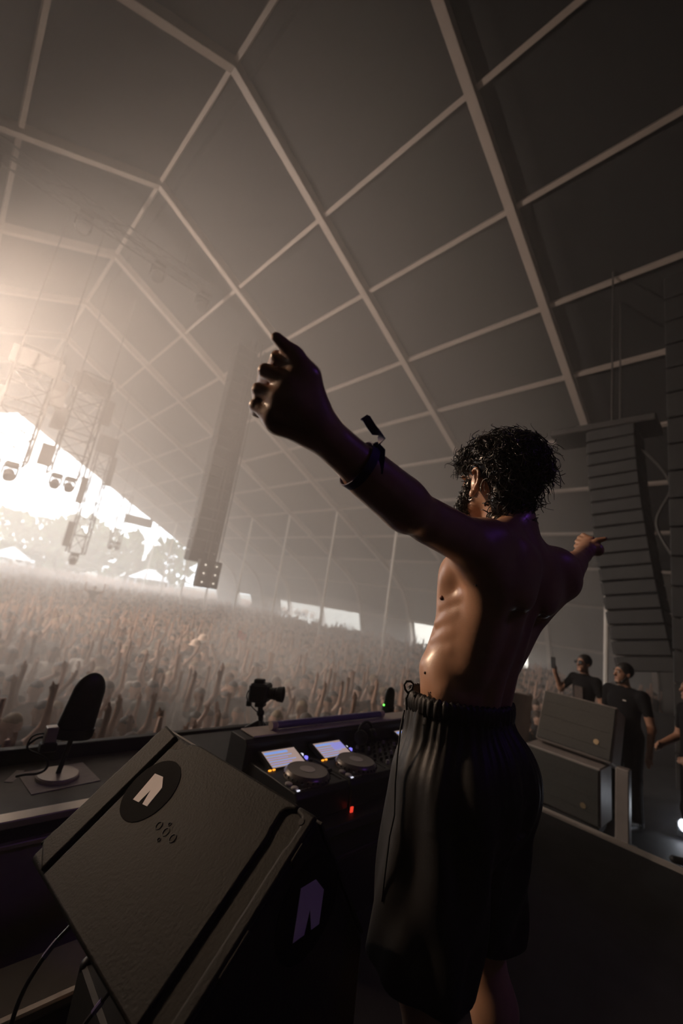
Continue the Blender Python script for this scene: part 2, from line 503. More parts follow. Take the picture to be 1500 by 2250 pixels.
# torso
B.ell((-0.018, 0.085, 0.93), (0.150, 0.104, 0.13), 0.03)
B.ell((-0.014, 0.076, 1.10), (0.143, 0.102, 0.17), 0.04)
B.ell((-0.004, 0.040, 1.27), (0.156, 0.112, 0.19), 0.04)
B.ell((0, -0.005, 1.39), (0.162, 0.098, 0.105), 0.05)
B.cone((-0.16, -0.035, 1.43), (0.15, -0.065, 1.425), 0.058, k=0.05)
for sx in (-1, 1):
    B.ell((sx * 0.082, 0.082, 1.345), (0.075, 0.028, 0.058), 0.045)                       # chest
    B.cone((sx * 0.145, -0.045, 1.35), (sx * 0.085 - 0.012, 0.01, 1.14), 0.054, 0.03, 0.04)       # back muscle
    B.ell((sx * 0.085, -0.095, 1.375), (0.062, 0.028, 0.085), 0.03, rot=roty(sx * 0.35))   # shoulder blade
    B.cone((sx * 0.034 - 0.016, 0.004, 0.97), (sx * 0.033 - 0.012, -0.03, 1.18), 0.030, 0.026, 0.015)    # along the spine
    B.cone((sx * 0.033 - 0.012, -0.03, 1.18), (sx * 0.030, -0.085, 1.38), 0.026, 0.024, 0.015)
    B.cone((-0.004, -0.038, 1.535), (sx * 0.145, -0.045, 1.452 if sx < 0 else 1.44), 0.038, 0.036, 0.035)             # neck to shoulder
    for j, (zz, yy) in enumerate(((1.29, 0.05), (1.245, 0.065), (1.20, 0.075), (1.155, 0.08))):   # ribs showing on the flank
        B.cone((sx * (0.140 - 0.006 * j) - 0.01, yy - 0.03, zz + 0.02), (sx * (0.124 - 0.006 * j) - 0.01, yy + 0.035, zz - 0.012), 0.0135, 0.011, 0.014)
    B.cone((sx * 0.112 - 0.018, 0.06, 1.075), (sx * 0.10 - 0.014, 0.110, 1.12), 0.030, 0.03, 0.03)          # waist
B.cone((-0.016, -0.088, 0.98), (0, -0.155, 1.40), 0.034, 0.03, 0.03, sub=True)                  # spine groove
B.cone((-0.016, 0.205, 1.0), (0, 0.182, 1.30), 0.03, 0.03, 0.03, sub=True)
# neck and head
B.cone((-0.004, -0.035, 1.47), hd(0, -0.018, -0.05), 0.058, 0.054, 0.03)
B.ell(hd(0, -0.012, 0.025), (0.076, 0.096, 0.088), 0.02, rot=HEADF)
B.ell(hd(0, 0.035, -0.045), (0.058, 0.062, 0.075), 0.03, rot=HEADF)
B.cone(hd(-0.045, 0.02, -0.075), hd(0, 0.078, -0.098), 0.022, 0.022, 0.02); B.cone(hd(0.045, 0.02, -0.075), hd(0, 0.078, -0.098), 0.022, 0.022, 0.02)
B.cone(hd(0, 0.092, 0.012), hd(0, 0.112, -0.03), 0.009, 0.014, 0.01)                        # nose
B.cone(hd(-0.022, 0.092, -0.062), hd(0.022, 0.092, -0.062), 0.009, k=0.01)                  # lips
for sx in (-1, 1):
    B.ell(hd(sx * 0.031, 0.095, 0.004), (0.016, 0.012, 0.011), 0.008, sub=True)
    B.ell(hd(sx * 0.031, 0.084, 0.003), (0.012, 0.012, 0.010), 0.004)                       # eyes in their sockets
    B.cone(hd(sx * 0.012, 0.096, 0.024), hd(sx * 0.05, 0.083, 0.024), 0.007, 0.006, 0.012)  # brow
    # ear: a rim bent around a hollow, with a lobe
    E0 = np.array([sx * 0.083, -0.010, -0.014])
    B.ell(hd(*(E0 - [sx * 0.005, 0, 0])), (0.008, 0.019, 0.034), 0.006, rot=HEADF)
    rim = [hd(*(E0 + np.array([sx * 0.006, -0.006 - 0.016 * math.sin(t), 0.006 + 0.030 * math.cos(t)]))) for t in np.linspace(-0.9, 2.75, 10)]
    B.chain(rim, [0.0052] * 10, 0.003)
    B.ell(hd(*(E0 + np.array([sx * 0.001, 0.004, -0.034]))), (0.007, 0.010, 0.013), 0.006, rot=HEADF)
    B.ell(hd(*(E0 + np.array([sx * 0.007, 0.004, 0.0]))), (0.008, 0.009, 0.017), 0.004, rot=HEADF, sub=True)
    B.cone(hd(*(E0 + np.array([sx * 0.004, -0.004, 0.016]))), hd(*(E0 + np.array([sx * 0.004, -0.008, -0.018]))), 0.004, 0.004, 0.004)
# arms
shL, elL, wrL = np.array([-0.190, -0.030, 1.425]), L(895, 1118, 0.80), L(690, 935, 0.645)
shR, elR, wrR = np.array([0.172, -0.080, 1.430]), pxx(1243, 1256, DJ[0] + 0.43) - DJ, pxx(1279, 1219, DJ[0] + 0.665) - DJ
for (sh, el, wr, sx) in ((shL, elL, wrL, -1), (shR, elR, wrR, 1)):
    d = _n(el - sh); d2 = _n(wr - el)
    B.ell(sh + (0.0, 0.0, 0.006), (0.068, 0.058, 0.058), 0.04)
    B.cone(sh, el - d * 0.01, 0.052, 0.040, 0.035)
    B.cone(sh + d * 0.05 + (0, -0.012, -0.022), el - d * 0.07 + (0, -0.006, -0.016), 0.037, 0.030, 0.03)     # triceps
    B.cone(sh + d * 0.06 + (0, 0.014, 0.012), el - d * 0.06 + (0, 0.010, 0.008), 0.034, 0.030, 0.03)         # biceps
    B.cone(el, wr, 0.043, 0.031, 0.03)
    B.cone(el + d2 * 0.03 + (0, 0, 0.010), el + d2 * 0.13, 0.039, 0.031, 0.03)
    B.cone(el + d2 * 0.02 + (0, -0.008, -0.012), el + d2 * 0.12 + (0, 0, -0.006), 0.032, 0.027, 0.03)
    B.cone(sh + (sx * 0.0, 0.035, -0.02), (sx * 0.10, 0.075, 1.375), 0.038, 0.034, 0.04)                      # chest into arm
    B.cone(sh + (sx * 0.03, -0.012, -0.035), (sx * 0.135, -0.04, 1.33), 0.040, 0.040, 0.045)
# left hand: loose fist, thumb up, back of the hand to the camera
W = wrL
mcp = [L(662, 822, 0.605), L(634, 843, 0.600), L(613, 876, 0.602), L(600, 914, 0.610)]
pip = [L(609, 786, 0.615), L(583, 815, 0.612), L(568, 856, 0.616), L(560, 890, 0.625)]
dip = [L(600, 802, 0.655), L(577, 834, 0.655), L(566, 872, 0.655), L(562, 905, 0.655)]
tip = [L(630, 820, 0.665), L(610, 852, 0.665), L(598, 888, 0.665), L(592, 918, 0.662)]
fr = [0.0105, 0.0108, 0.0100, 0.0090]
palm_c = (W + mcp[1] + mcp[2]) / 3
for i in range(4):
    B.cone(W * 0.75 + mcp[i] * 0.25, mcp[i], 0.021, 0.0128, 0.011)
    B.cone(mcp[i], pip[i], 0.0128, fr[i] + 0.0005, 0.005); B.cone(pip[i], dip[i], fr[i], fr[i] - 0.0008, 0.003); B.cone(dip[i], tip[i], fr[i] - 0.0008, fr[i] - 0.002, 0.003)
B.cone(W, palm_c, 0.029, 0.027, 0.025)
B.cone(W, L(610, 928, 0.63), 0.026, 0.020, 0.02)
th = [L(690, 895, 0.632), L(682, 826, 0.612), L(648, 780, 0.600), L(607, 742, 0.592)]
B.chain(th, [0.021, 0.0145, 0.0118, 0.0085], 0.008)
B.cone(L(690, 895, 0.632), mcp[0], 0.018, 0.013, 0.02)
# right hand: thumb pointing out to the side, fingers loosely curled
W2 = wrR
def L2(px, py, dx): return pxx(px, py, DJ[0] + dx) - DJ
pc = L2(1296, 1203, 0.755)
mcp2 = [L2(1300, 1186, 0.775), L2(1290, 1190, 0.775), L2(1282, 1196, 0.77), L2(1275, 1204, 0.76)]
pip2 = [L2(1281, 1176, 0.80), L2(1273, 1182, 0.80), L2(1268, 1190, 0.795), L2(1266, 1200, 0.785)]
tip2 = [L2(1277, 1178, 0.835), L2(1271, 1186, 0.83), L2(1268, 1195, 0.825), L2(1268, 1204, 0.81)]
for i in range(4):
    B.cone(W2 * 0.6 + pc * 0.4, mcp2[i], 0.02, 0.0135, 0.014)
    B.cone(mcp2[i], pip2[i], 0.0115, 0.010, 0.004); B.cone(pip2[i], tip2[i], 0.0098, 0.008, 0.003)
B.cone(W2, pc, 0.027, 0.026, 0.02)
B.ell(L2(1313, 1208, 0.745), (0.024, 0.022, 0.026), 0.015)
B.chain([L2(1297, 1200, 0.735), L2(1312, 1188, 0.745), L2(1329, 1184, 0.75)], [0.016, 0.0115, 0.0088], 0.006)
# legs
for sx in (-1, 1):
    hip = np.array([sx * 0.085 - 0.015, 0.085, 0.90]); kn = np.array([sx * 0.13 + 0.01, 0.06, 0.49]); an = np.array([sx * 0.15 + 0.01, 0.0, 0.09])
    B.cone(hip, kn, 0.080, 0.055, 0.03); B.cone(kn, kn * 0.65 + an * 0.35 + (0, -0.025, 0), 0.050, 0.052, 0.03)
    B.cone(kn * 0.65 + an * 0.35 + (0, -0.025, 0), an, 0.050, 0.034, 0.03)
    B.cone(an + (0, -0.03, -0.04), an + (sx * 0.02, 0.15, -0.062), 0.038, 0.028, 0.03)
bv, bq = B.mesh(); bv = smooth_verts(bv, bq, 1, 0.4)
del B
body_me = mesh_np('person', bv, bq, ['skin_tan'])
dj = link_mesh('person', body_me, None, DJ)
tag(dj, 'bare-chested person with curly black hair, arms spread wide, in black shorts', 'person')

# hair: a lumpy cap and many loose ringlets
H = SDF(HEADC - 0.2, HEADC + 0.2, 0.006)
H.ell(hd(0, -0.034, 0.050), (0.094, 0.108, 0.086), 0.02, rot=HEADF)
H.ell(hd(0, -0.066, -0.045), (0.062, 0.045, 0.085), 0.03, rot=HEADF)
for sx in (-1, 1): H.cone(hd(sx * 0.055, -0.01, 0.07), hd(sx * 0.042, 0.060, 0.090), 0.030, 0.024, 0.02)
hv, hq = H.mesh()
def curl(mb, p, dr, length, rad, turns, th=0.0016, seg=14, droop=0.25, sides=4):
    dr = _n(np.asarray(dr, float)); u = _n(np.cross(dr, nrs.normal(size=3))); v = np.cross(dr, u)
    ph = nrs.uniform(0, 6.28); t = np.linspace(0, 1, seg)
    env = np.minimum(t * 3, 1.0) * rad
    pts = p + np.outer(t * length, dr) + np.outer(env * np.cos(ph + t * turns * 6.283), u) + np.outer(env * np.sin(ph + t * turns * 6.283), v) + np.outer(-(t ** 2) * droop * length, [0, 0, 1.0])
    mb.tube(pts, th * (1.0 - 0.55 * t), n=sides, caps=False)
hair = MB(); hair.add(hv + DJ, hq.tolist())
hl = (hv - HEADC) @ HEADF                                   # right, forward, up in the head's frame
ok_ = np.nonzero(np.linalg.norm((hl - [0, -0.012, 0.025]) / [0.074, 0.094, 0.086], axis=1) > 1.02)[0]
for i in nrs.choice(ok_, 1900):
    r_, f_, u_ = hl[i]
    if abs(r_) > 0.045 and u_ < 0.036 and f_ > -0.062: continue         # keep the ears free
    dv = _n(np.array([r_, f_ + 0.025, u_ - 0.03]))
    low = u_ < -0.04
    dr = HEADF @ (dv * 0.7 + nrs.normal(size=3) * 0.6 + np.array([0, 0.25 if f_ > 0.02 else -0.05, -0.5 if low else 0.0]))
    big = nrs.uniform() < 0.22
    curl(hair, hv[i] + DJ - HEADF @ dv * 0.004, dr, nrs.uniform(0.024, 0.046) * (1.5 if big else 1.0) * (0.6 if low else 1), nrs.uniform(0.009, 0.016), nrs.uniform(0.8, 1.4), th=nrs.uniform(0.0018, 0.0034) if not big else nrs.uniform(0.0010, 0.0020), droop=0.3)
for i in range(70):                                        # fringe falling over the brow and temple
    p = hd(nrs.uniform(-0.075, 0.07), nrs.uniform(0.065, 0.09), nrs.uniform(0.075, 0.11))
    curl(hair, p + DJ, HEADF @ np.array([nrs.normal() * 0.5, 0.6, -0.7 + nrs.normal() * 0.5]), nrs.uniform(0.03, 0.055), nrs.uniform(0.008, 0.014), nrs.uniform(1.0, 1.8), th=nrs.uniform(0.0012, 0.0024), droop=0.3)
for i in range(70):                                         # locks in front of the ear
    p = hd(-0.070, nrs.uniform(0.03, 0.065), nrs.uniform(0.04, 0.08))
    curl(hair, p + DJ, HEADF @ np.array([-0.5, 0.4 + nrs.normal() * 0.4, -0.5]), nrs.uniform(0.02, 0.04), nrs.uniform(0.005, 0.010), 1.5, th=nrs.uniform(0.001, 0.002), droop=0.3)
# one curl springing up at the top
curl(hair, hd(-0.055, 0.03, 0.122) + DJ, HEADF @ np.array([-0.35, 0.1, 1.0]), 0.036, 0.012, 1.3, th=0.0022, seg=22, droop=0)
hair.build('hair', 'hair_black', dj, smooth='all')
# beard
bb = MB()
BS = SDF(hd(0, 0.03, -0.06) - 0.13, hd(0, 0.03, -0.06) + 0.13, 0.005)
for sx in (-1, 1):
    BS.cone(hd(sx * 0.068, 0.022, -0.012), hd(sx * 0.056, 0.050, -0.076), 0.014, 0.022, 0.012)
    BS.cone(hd(sx * 0.052, 0.050, -0.078), hd(0, 0.088, -0.104), 0.019, 0.025, 0.012)
BS.cone(hd(-0.03, 0.098, -0.046), hd(0.03, 0.098, -0.046), 0.007, k=0.008)
v_, q_ = BS.mesh(); bb.add(v_ + DJ, q_.tolist())
for i in nrs.choice(len(v_), 1200):
    dv = _n(v_[i] - hd(0, 0.02, -0.06))
    curl(bb, v_[i] + DJ, dv + nrs.normal(size=3) * 0.7, nrs.uniform(0.005, 0.013), 0.004, 1.2, th=0.0014, seg=8, droop=0.4)
bb.build('beard', 'hair_black', dj, smooth='all')
# earring, necklace, moles
mb = MB(); tt = np.linspace(0, 2 * math.pi, 17); lobe = hd(-0.086, -0.006, -0.062) + DJ
mb.tube([lobe + HEADF @ np.array([0.002 * math.sin(t), 0.007 * math.cos(t), 0.007 * math.sin(t)]) for t in tt], 0.0012, n=6); mb.build('earring', 'silver', dj, smooth=True)
mb = MB()
for i in range(64):
    a = i / 64 * 2 * math.pi
    p = np.array([-0.004 + 0.066 * math.sin(a), -0.022 + (0.064 if math.cos(a) < 0 else 0.07) * math.cos(a), 1.512 - 0.022 * math.cos(a)])
    mb.sphere(DJ + p, 0.0032, n=6, m=4)
mb.build('necklace', 'silver', dj, smooth=True)
# wristband with two loose ribbon tails
tb = 0.43; ctr = wrL * (1 - tb) + elL * tb; ax_ = _n(elL - wrL); u_ = _n(np.cross(ax_, [0.1, 1.0, 0.2])); v_ = np.cross(ax_, u_)
ax2 = _n(ax_ + 0.25 * v_); u_ = _n(np.cross(ax2, [0.1, 1.0, 0.2])); v_ = np.cross(ax2, u_)
mb = MB(); n = 28; vs = []; fs = []
for i in range(n):
    a = 2 * math.pi * i / n; rr = 0.0435
    for s_ in (-0.008, 0.008):
        vs.append(DJ + ctr + ax2 * s_ + rr * (math.cos(a) * u_ + math.sin(a) * v_)); vs.append(DJ + ctr + ax2 * s_ + (rr + 0.0015) * (math.cos(a) * u_ + math.sin(a) * v_))
for i in range(n):
    k = 4 * i; j = 4 * ((i + 1) % n)
    fs += [(k + 1, k + 3, j + 3, j + 1), (k, j, j + 2, k + 2), (k, k + 1, j + 1, j), (k + 2, j + 2, j + 3, k + 3)]
mb.add(vs, fs); band = mb.build('wristband', 'ribbon', dj, smooth=True)
def ribbon(mb, pts, wdir, wid, th=0.0012):
    pts = np.asarray(pts, float); ring = []
    for i, p in enumerate(pts):
        t = _n(pts[min(i + 1, len(pts) - 1)] - pts[max(i - 1, 0)]); wd = np.asarray(wdir[i] if np.ndim(wdir) > 1 else wdir, float); wd = _n(wd - t * (wd @ t)); nn = np.cross(t, wd) * th
        w2 = wid[i] if not np.isscalar(wid) else wid
        ring += [p - wd * w2 - nn, p + wd * w2 - nn, p + wd * w2 + nn, p - wd * w2 + nn]
    m = len(pts)
    fs = [(4 * a + j, 4 * a + (j + 1) % 4, 4 * a + 4 + (j + 1) % 4, 4 * a + 4 + j) for a in range(m - 1) for j in range(4)] + [(3, 2, 1, 0), (4 * m - 4, 4 * m - 3, 4 * m - 2, 4 * m - 1)]
    mb.add(ring, fs)
kz = 0.70
knot = pd(828, 980, kz)
mb = MB(); mb.sphere(knot, 0.007, n=10, m=6, sc=(1.2, 0.9, 1.0)); mb.build('knot', 'ribbon', band, smooth=True)
cv = [pd(*p) for p in ((828, 978, kz), (834, 972, kz - .004), (838, 962, kz - .01), (834, 953, kz - .012), (824, 948, kz - .01), (814, 935, kz - .008), (805, 920, kz - .004), (799, 917, kz))]
right_ = CAM_R @ np.array([1.0, 0.25, 0]); dpt = CAM_R @ np.array([0.1, 0.1, 1.0])
mb = MB(); ribbon(mb, cv, [dpt * .9 + right_ * .3, dpt + right_ * .1, dpt * .7 + right_ * .5, dpt * .8, dpt * .3 + right_, right_, right_, right_], 0.0075); mb.build('ribbon_tail', 'ribbon', band, smooth=True)
cv = [pd(*p) for p in ((828, 978, kz), (836, 990, kz - .006), (834, 1010, kz - .012), (829, 1040, kz - .012))]
mb = MB(); ribbon(mb, cv, right_, [0.005, 0.008, 0.0085, 0.009]); mb.build('ribbon_tail', 'ribbon', band, smooth=True)

# shorts: gathered waistband, wide legs, folds
SC = np.array([-0.016, 0.080])
S = SDF((-0.32, -0.20, 0.42), (0.32, 0.34, 1.10), 0.005)
S.ell((SC[0], SC[1], 0.96), (0.162, 0.126, 0.32), 0.02); S.ell((SC[0] + 0.006, SC[1] - 0.015, 0.86), (0.178, 0.140, 0.15), 0.05)
for sx in (-1, 1):
    for yy in (-0.01, 0.03, 0.07):
        S.cone((sx * 0.090 - 0.014, yy + 0.025, 0.86), (sx * 0.128, yy + 0.045, 0.44), 0.084, 0.088, 0.05)
S.ell((0.0, -0.035, 0.87), (0.14, 0.07, 0.12), 0.05)
S.cut(2, 1.035, True); S.cut(2, 0.50, False)
sv, sq = S.mesh()
ang = np.arctan2(sv[:, 0] - SC[0], sv[:, 1] - SC[1]); z = sv[:, 2]
top = np.clip((z - 0.80) / 0.235, 0, 1)
nz = 0.003 * top ** 1.5 * np.sin(ang * 44 + 2 * np.sin(ang * 7)) + 0.004 * np.sin(ang * 13 + z * 9 + 1.5 * np.sin(z * 11)) * (1 - 0.5 * top) + 0.007 * np.sin(ang * 7 - z * 14 + 2 * np.sin(ang * 3)) * np.clip((1.0 - z) / 0.2, 0, 1)
c_ = np.stack([np.where(z < 0.8, np.sign(sv[:, 0]) * 0.12, SC[0]), np.full(len(z), SC[1])], 1)
dxy = sv[:, :2] - c_; dn = dxy / np.maximum(np.linalg.norm(dxy, axis=1), 0.02)[:, None]
inside = ((z < 0.80) & (np.abs(sv[:, 0]) < 0.04)) | (z > 1.03)
sv[:, :2] += dn * (nz * np.where(inside, 0, 1))[:, None]
sh_me = mesh_np('shorts', smooth_verts(sv, sq, 1, 0.3), sq, ['shorts_black'])
shorts = link_mesh('shorts', sh_me, dj)
# elastic band, crimped into vertical gathers
mb = MB(); n = 220; rings = []
for (zz, ro) in ((1.012, 0.004), (1.02, 0.010), (1.035, 0.0115), (1.05, 0.0105), (1.058, 0.006), (1.056, -0.004), (1.02, -0.006)):
    a_ = np.arange(n) / n * 2 * math.pi
    cr = 0.0022 * np.sin(a_ * 55 + 3 * np.sin(a_ * 5)) * (1 if ro > 0.005 else 0.3)
    kx, ky = 0.154, 0.117
    rings.append(np.stack([SC[0] + (kx + ro + cr) * np.sin(a_), SC[1] + (ky + ro + cr) * np.cos(a_), np.full(n, zz) + 0.003 * np.sin(a_ * 55)], 1) + DJ)
vs = np.vstack(rings); m_ = len(rings)
fs = [(i * n + j, i * n + (j + 1) % n, (i + 1) * n + (j + 1) % n, (i + 1) * n + j) for i in range(m_ - 1) for j in range(n)]
mb.add(vs, fs); mb.build('waistband', 'shorts_black', shorts, smooth='all')
mb = MB()
ws = pd(897, 1522, 1.035)
lp = [pd(897, 1524, 1.03), pd(890, 1515, 1.03), pd(888, 1504, 1.03), pd(893, 1497, 1.03), pd(902, 1497, 1.03), pd(908, 1503, 1.03), pd(905, 1514, 1.03), pd(898, 1520, 1.03), pd(892, 1535, 1.028), pd(893, 1560, 1.02)]
mb.tube(lp, 0.0028, n=8); mb.build('drawstring', 'cord_black', shorts, smooth=True)
# long cord hanging down the side seam
mb = MB()
rr_ = 0
sm = [(888, 1560, 1.00), (880, 1600, 0.985), (873, 1660, 0.965), (868, 1720, 0.95), (866, 1790, 0.93), (855, 1840, 0.915), (848, 1900, 0.90), (838, 1980, 0.89)]
mb.tube([pd(*p) for p in sm], 0.0022, n=6); mb.build('side_cord', 'cord_black', shorts, smooth=True)
# nipple and moles sit on the skin where the side of the chest shows them
_cp = (bv + DJ - CAM) @ CAM_R; _dp = -_cp[:, 2]; _sx = CX + F_PX * _cp[:, 0] / _dp; _sy = CY - F_PX * _cp[:, 1] / _dp
def on_skin(px, py, rad=5):
    k = np.nonzero((np.abs(_sx - px) < rad) & (np.abs(_sy - py) < rad))[0]
    return (bv[k[np.argmin(_dp[k])]] + DJ) if len(k) else None
for (px, py, r_, m_, nm) in ((963, 1308, 0.0065, 'nipple', 'nipple'), (927, 1472, 0.0035, 'mole', 'mole'), (1039, 1293, 0.0028, 'mole', 'mole'), (938, 1522, 0.002, 'mole', 'mole')):
    p = on_skin(px, py, 8)
    if p is not None: mb = MB(); mb.sphere(p, r_, n=10, m=6); mb.build(nm, m_, dj, smooth=True)
# ------------------------------------------------------------------ riser, monitor wedge and the front of the booth
mat('monitor_black', (0.0105, 0.0098, 0.0086), 0.62, var=0.18, scale=5, bump=0.55, bscale=170, spec=0.22)
mat('groove_black', (0.008, 0.008, 0.008), 0.7, var=0.1)
mat('sticker_white', (0.85, 0.78, 0.80), 0.55, var=0.06, scale=20)
mat('sticker_black', (0.005, 0.005, 0.005), 0.8, var=0.15, scale=40, spec=0.08)
mat('aluminium', (0.60, 0.52, 0.44), 0.35, metal=0.7, var=0.10, scale=9)
mat('trim_pale', (0.62, 0.55, 0.48), 0.5, var=0.1, scale=6)
mat('dark_wood', (0.05, 0.042, 0.036), 0.55, var=0.25, scale=12)
mat('board_dark', (0.022, 0.021, 0.021), 0.6, var=0.2, scale=10)
mat('panel_grey', (0.30, 0.26, 0.22), 0.6, var=0.08, scale=8)
mat('device_black', (0.014, 0.014, 0.015), 0.45, var=0.15, scale=20)
mat('metal_disc', (0.42, 0.37, 0.33), 0.4, metal=0.4, var=0.08)
mat('tape_white', (0.36, 0.33, 0.30), 0.7, var=0.08, scale=30)
mat('purple_tube', (0.20, 0.16, 0.36), 0.35, var=0.06, scale=10)
mat('clear_cap', (0.65, 0.55, 0.48), 0.3, var=0.05)
mat('hood_top', (0.58, 0.50, 0.42), 0.6, var=0.08, scale=12)
mat('green_led', (0.1, 0.8, 0.15), 0.5, var=0, emit=(0.15, 1.0, 0.1), estr=3.0)
mat('red_led', (0.8, 0.05, 0.03), 0.5, var=0, emit=(1.0, 0.06, 0.03), estr=0.8)
mat('orange_led', (0.9, 0.4, 0.05), 0.5, var=0, emit=(1.0, 0.36, 0.03), estr=1.6)
mat('blue_led', (0.2, 0.2, 0.9), 0.5, var=0, emit=(0.25, 0.22, 1.0), estr=1.2)
mat('white_led', (0.8, 0.8, 0.9), 0.5, var=0, emit=(0.85, 0.85, 1.0), estr=0.9)
mat('screen_glow', (0.3, 0.22, 0.2), 0.3, var=0, emit=(0.60, 0.43, 0.38), estr=0.55)
mat('screen_blue', (0.2, 0.3, 0.7), 0.3, var=0, emit=(0.25, 0.42, 0.95), estr=0.75)
mat('screen_violet', (0.3, 0.3, 0.7), 0.3, var=0, emit=(0.36, 0.34, 0.85), estr=0.7)
mat('jog_grey', (0.20, 0.18, 0.165), 0.3, metal=0.5, var=0.05)
mat('jog_disc', (0.45, 0.42, 0.40), 0.35, var=0.03)
mat('knob_black', (0.022, 0.022, 0.023), 0.4, var=0.1)
def bevel(o, w_, seg=3, ang=30):
    m_ = o.modifiers.new('bevel', 'BEVEL'); m_.width = w_; m_.segments = seg; m_.limit_method = 'ANGLE'; m_.angle_limit = math.radians(ang)
    o.data.polygons.foreach_set('use_smooth', [True] * len(o.data.polygons)); o.data.set_sharp_from_angle(angle=math.radians(50))
    return o
# riser the performer stands on, with an aluminium edge on its right
RISER_Z = 0.66; RX = 3.62
mb = MB(); mb.box((RX / 2 - 1.5, -1.78, 0.32), (RX + 3, 6.1, 0.68), bev=0.0); mb.build('floor_riser', 'stage_black', loc=(0, 0, 0), kind='structure')
mb = MB(); mb.box((RX + 0.06, -1.78, 0.575), (0.12, 6.1, 0.17), bev=0.01); mb.build('trim_2', 'trim_pale', kind='structure')

# --- stage monitor wedge
MT = empty('stage_monitor', (0.62, 0.92, RISER_Z + 0.34), 'large black stage monitor wedge with white emblem stickers, foreground', 'loudspeaker')
pA, pB = np.array([0.589, 1.209, 1.5]), np.array([0.655, 0.628, 1.5])
ml = _n(np.array([-0.745, 0.0, -0.667])); ms = _n(pB - pA); mw = np.linalg.norm(pB - pA); mlen = 0.362
ml = _n(ml - ms * (ml @ ms)); mn = np.cross(ms, ml)                  # mn: outward (up and towards the viewer's left)
if mn[2] < 0: mn = -mn
def mp(s_, t_, d_=0.0): return pA + ms * s_ + ml * t_ + mn * d_
def on_panel(px, py):
    r = ray(px, py); k = ((pA - CAM) @ mn) / (r @ mn); q = CAM + r * k - pA; return q @ ms, q @ ml
EU = _n(np.array([1.0, 0, 0]) - ms * ms[0])
def xsec(s_):                                                        # side outline at one end
    T, Bt = mp(s_, 0.004, -0.008), mp(s_, mlen, -0.008)
    def dn(p, u, z): q = p + EU * u; return np.array([q[0], q[1], z])
    K = dn(Bt, 0.225, RISER_Z + 0.36); K0 = dn(Bt, 0.10, Bt[2] - 0.115); G = dn(T, 0.225, T[2] - 0.29); G2 = dn(T, 0.235, RISER_Z + 0.36)
    return [T, Bt, K0, K, G2, G]
a0, a1 = xsec(0.0), xsec(mw)
mb = MB(); n = len(a0); vs = np.array(a0 + a1)
mb.add(vs, [tuple(range(n)), tuple(range(2 * n - 1, n - 1, -1))] + [(i, n + i, n + (i + 1) % n, (i + 1) % n) for i in range(n)])
bevel(mb.build('cabinet', 'monitor_black', MT), 0.012, 4)
# raised skins: two edge strips and the wide middle skin; the gaps between are the long grooves
s1, _t = on_panel(370, 1634); s1b = s1 + 0.016
s2, _t = on_panel(621, 1789); s2b, _t = on_panel(648, 1821)
g0 = 0.045
def skin(name, poly, mt='monitor_black', h0=-0.012, h1=0.0, par=MT, bv=0.003):
    mb = MB(); mb.prism([mp(a, b, h0) for a, b in poly], mn * (h1 - h0)); return bevel(mb.build(name, mt, par), bv, 3)
skin('edge_strip', [(0.002, 0.002), (s1, 0.012), (s1, mlen - 0.005), (0.002, mlen - 0.03)], bv=0.006)
mid = [(s1b + 0.055, 0.008), (s1b + 0.03, 0.034), (s1b, 0.045), (s1b, mlen - 0.004), (s2, mlen - 0.002), (s2, 0.075), (s2 - 0.004, 0.062), (s2 - 0.006, 0.03), (s2, 0.02), (s2 + 0.02, 0.012), (s2 + 0.02, 0.002), (s1b + 0.09, 0.002)]
skin('back_skin', mid, bv=0.007)
skin('edge_strip', [(s2 + 0.021, 0.002), (mw - 0.002, 0.002), (mw - 0.002, mlen - 0.004), (s2b, mlen - 0.002), (s2b, 0.078), (s2b + 0.004, 0.066), (s2b + 0.004, 0.03), (s2b - 0.004, 0.018), (s2 + 0.021, 0.014)], bv=0.007)
for (sa, sb) in ((s1, s1b), (s2, s2b)):
    mb = MB(); mb.prism([mp(a, b, -0.0118) for a, b in ((sa, 0.02), (sb, 0.02), (sb, mlen - 0.006), (sa, mlen - 0.006))], mn * 0.001); mb.build('groove', 'groove_black', MT)
# emblem: a black disc with a white chevron block
def emblem(fn, c, r, ang_, sc, skew=1.0):
    mb = MB(); mb.prism([fn(c[0] + r * math.cos(t) * skew, c[1] + r * math.sin(t), 0.0003) for t in np.linspace(0, 2 * math.pi, 40, endpoint=False)], np.asarray(fn(0, 0, 0.0013)) - np.asarray(fn(0, 0, 0.0003))); d = mb.build('sticker', 'sticker_black', MT)
    # chevron block: pentagon roof over two legs with a notch cut into the foot
    shp = [(-0.56, -0.62), (-0.56, 0.22), (-0.12, 0.62), (0.5, 0.62), (0.5, -0.62), (0.06, -0.62), (-0.04, -0.05), (-0.22, -0.62)]
    ca, sa = math.cos(ang_), math.sin(ang_)
    pts = [fn(c[0] + sc * (x * ca - y * sa), c[1] + sc * (x * sa + y * ca), 0.0014) for x, y in shp]
    mb = MB(); mb.prism(pts, np.asarray(fn(0, 0, 0.0022)) - np.asarray(fn(0, 0, 0.0014))); mb.build('emblem', 'sticker_white', d)
ce = on_panel(332, 1735)
emblem(mp, ce, 0.072, math.radians(90 + 82), 0.052)
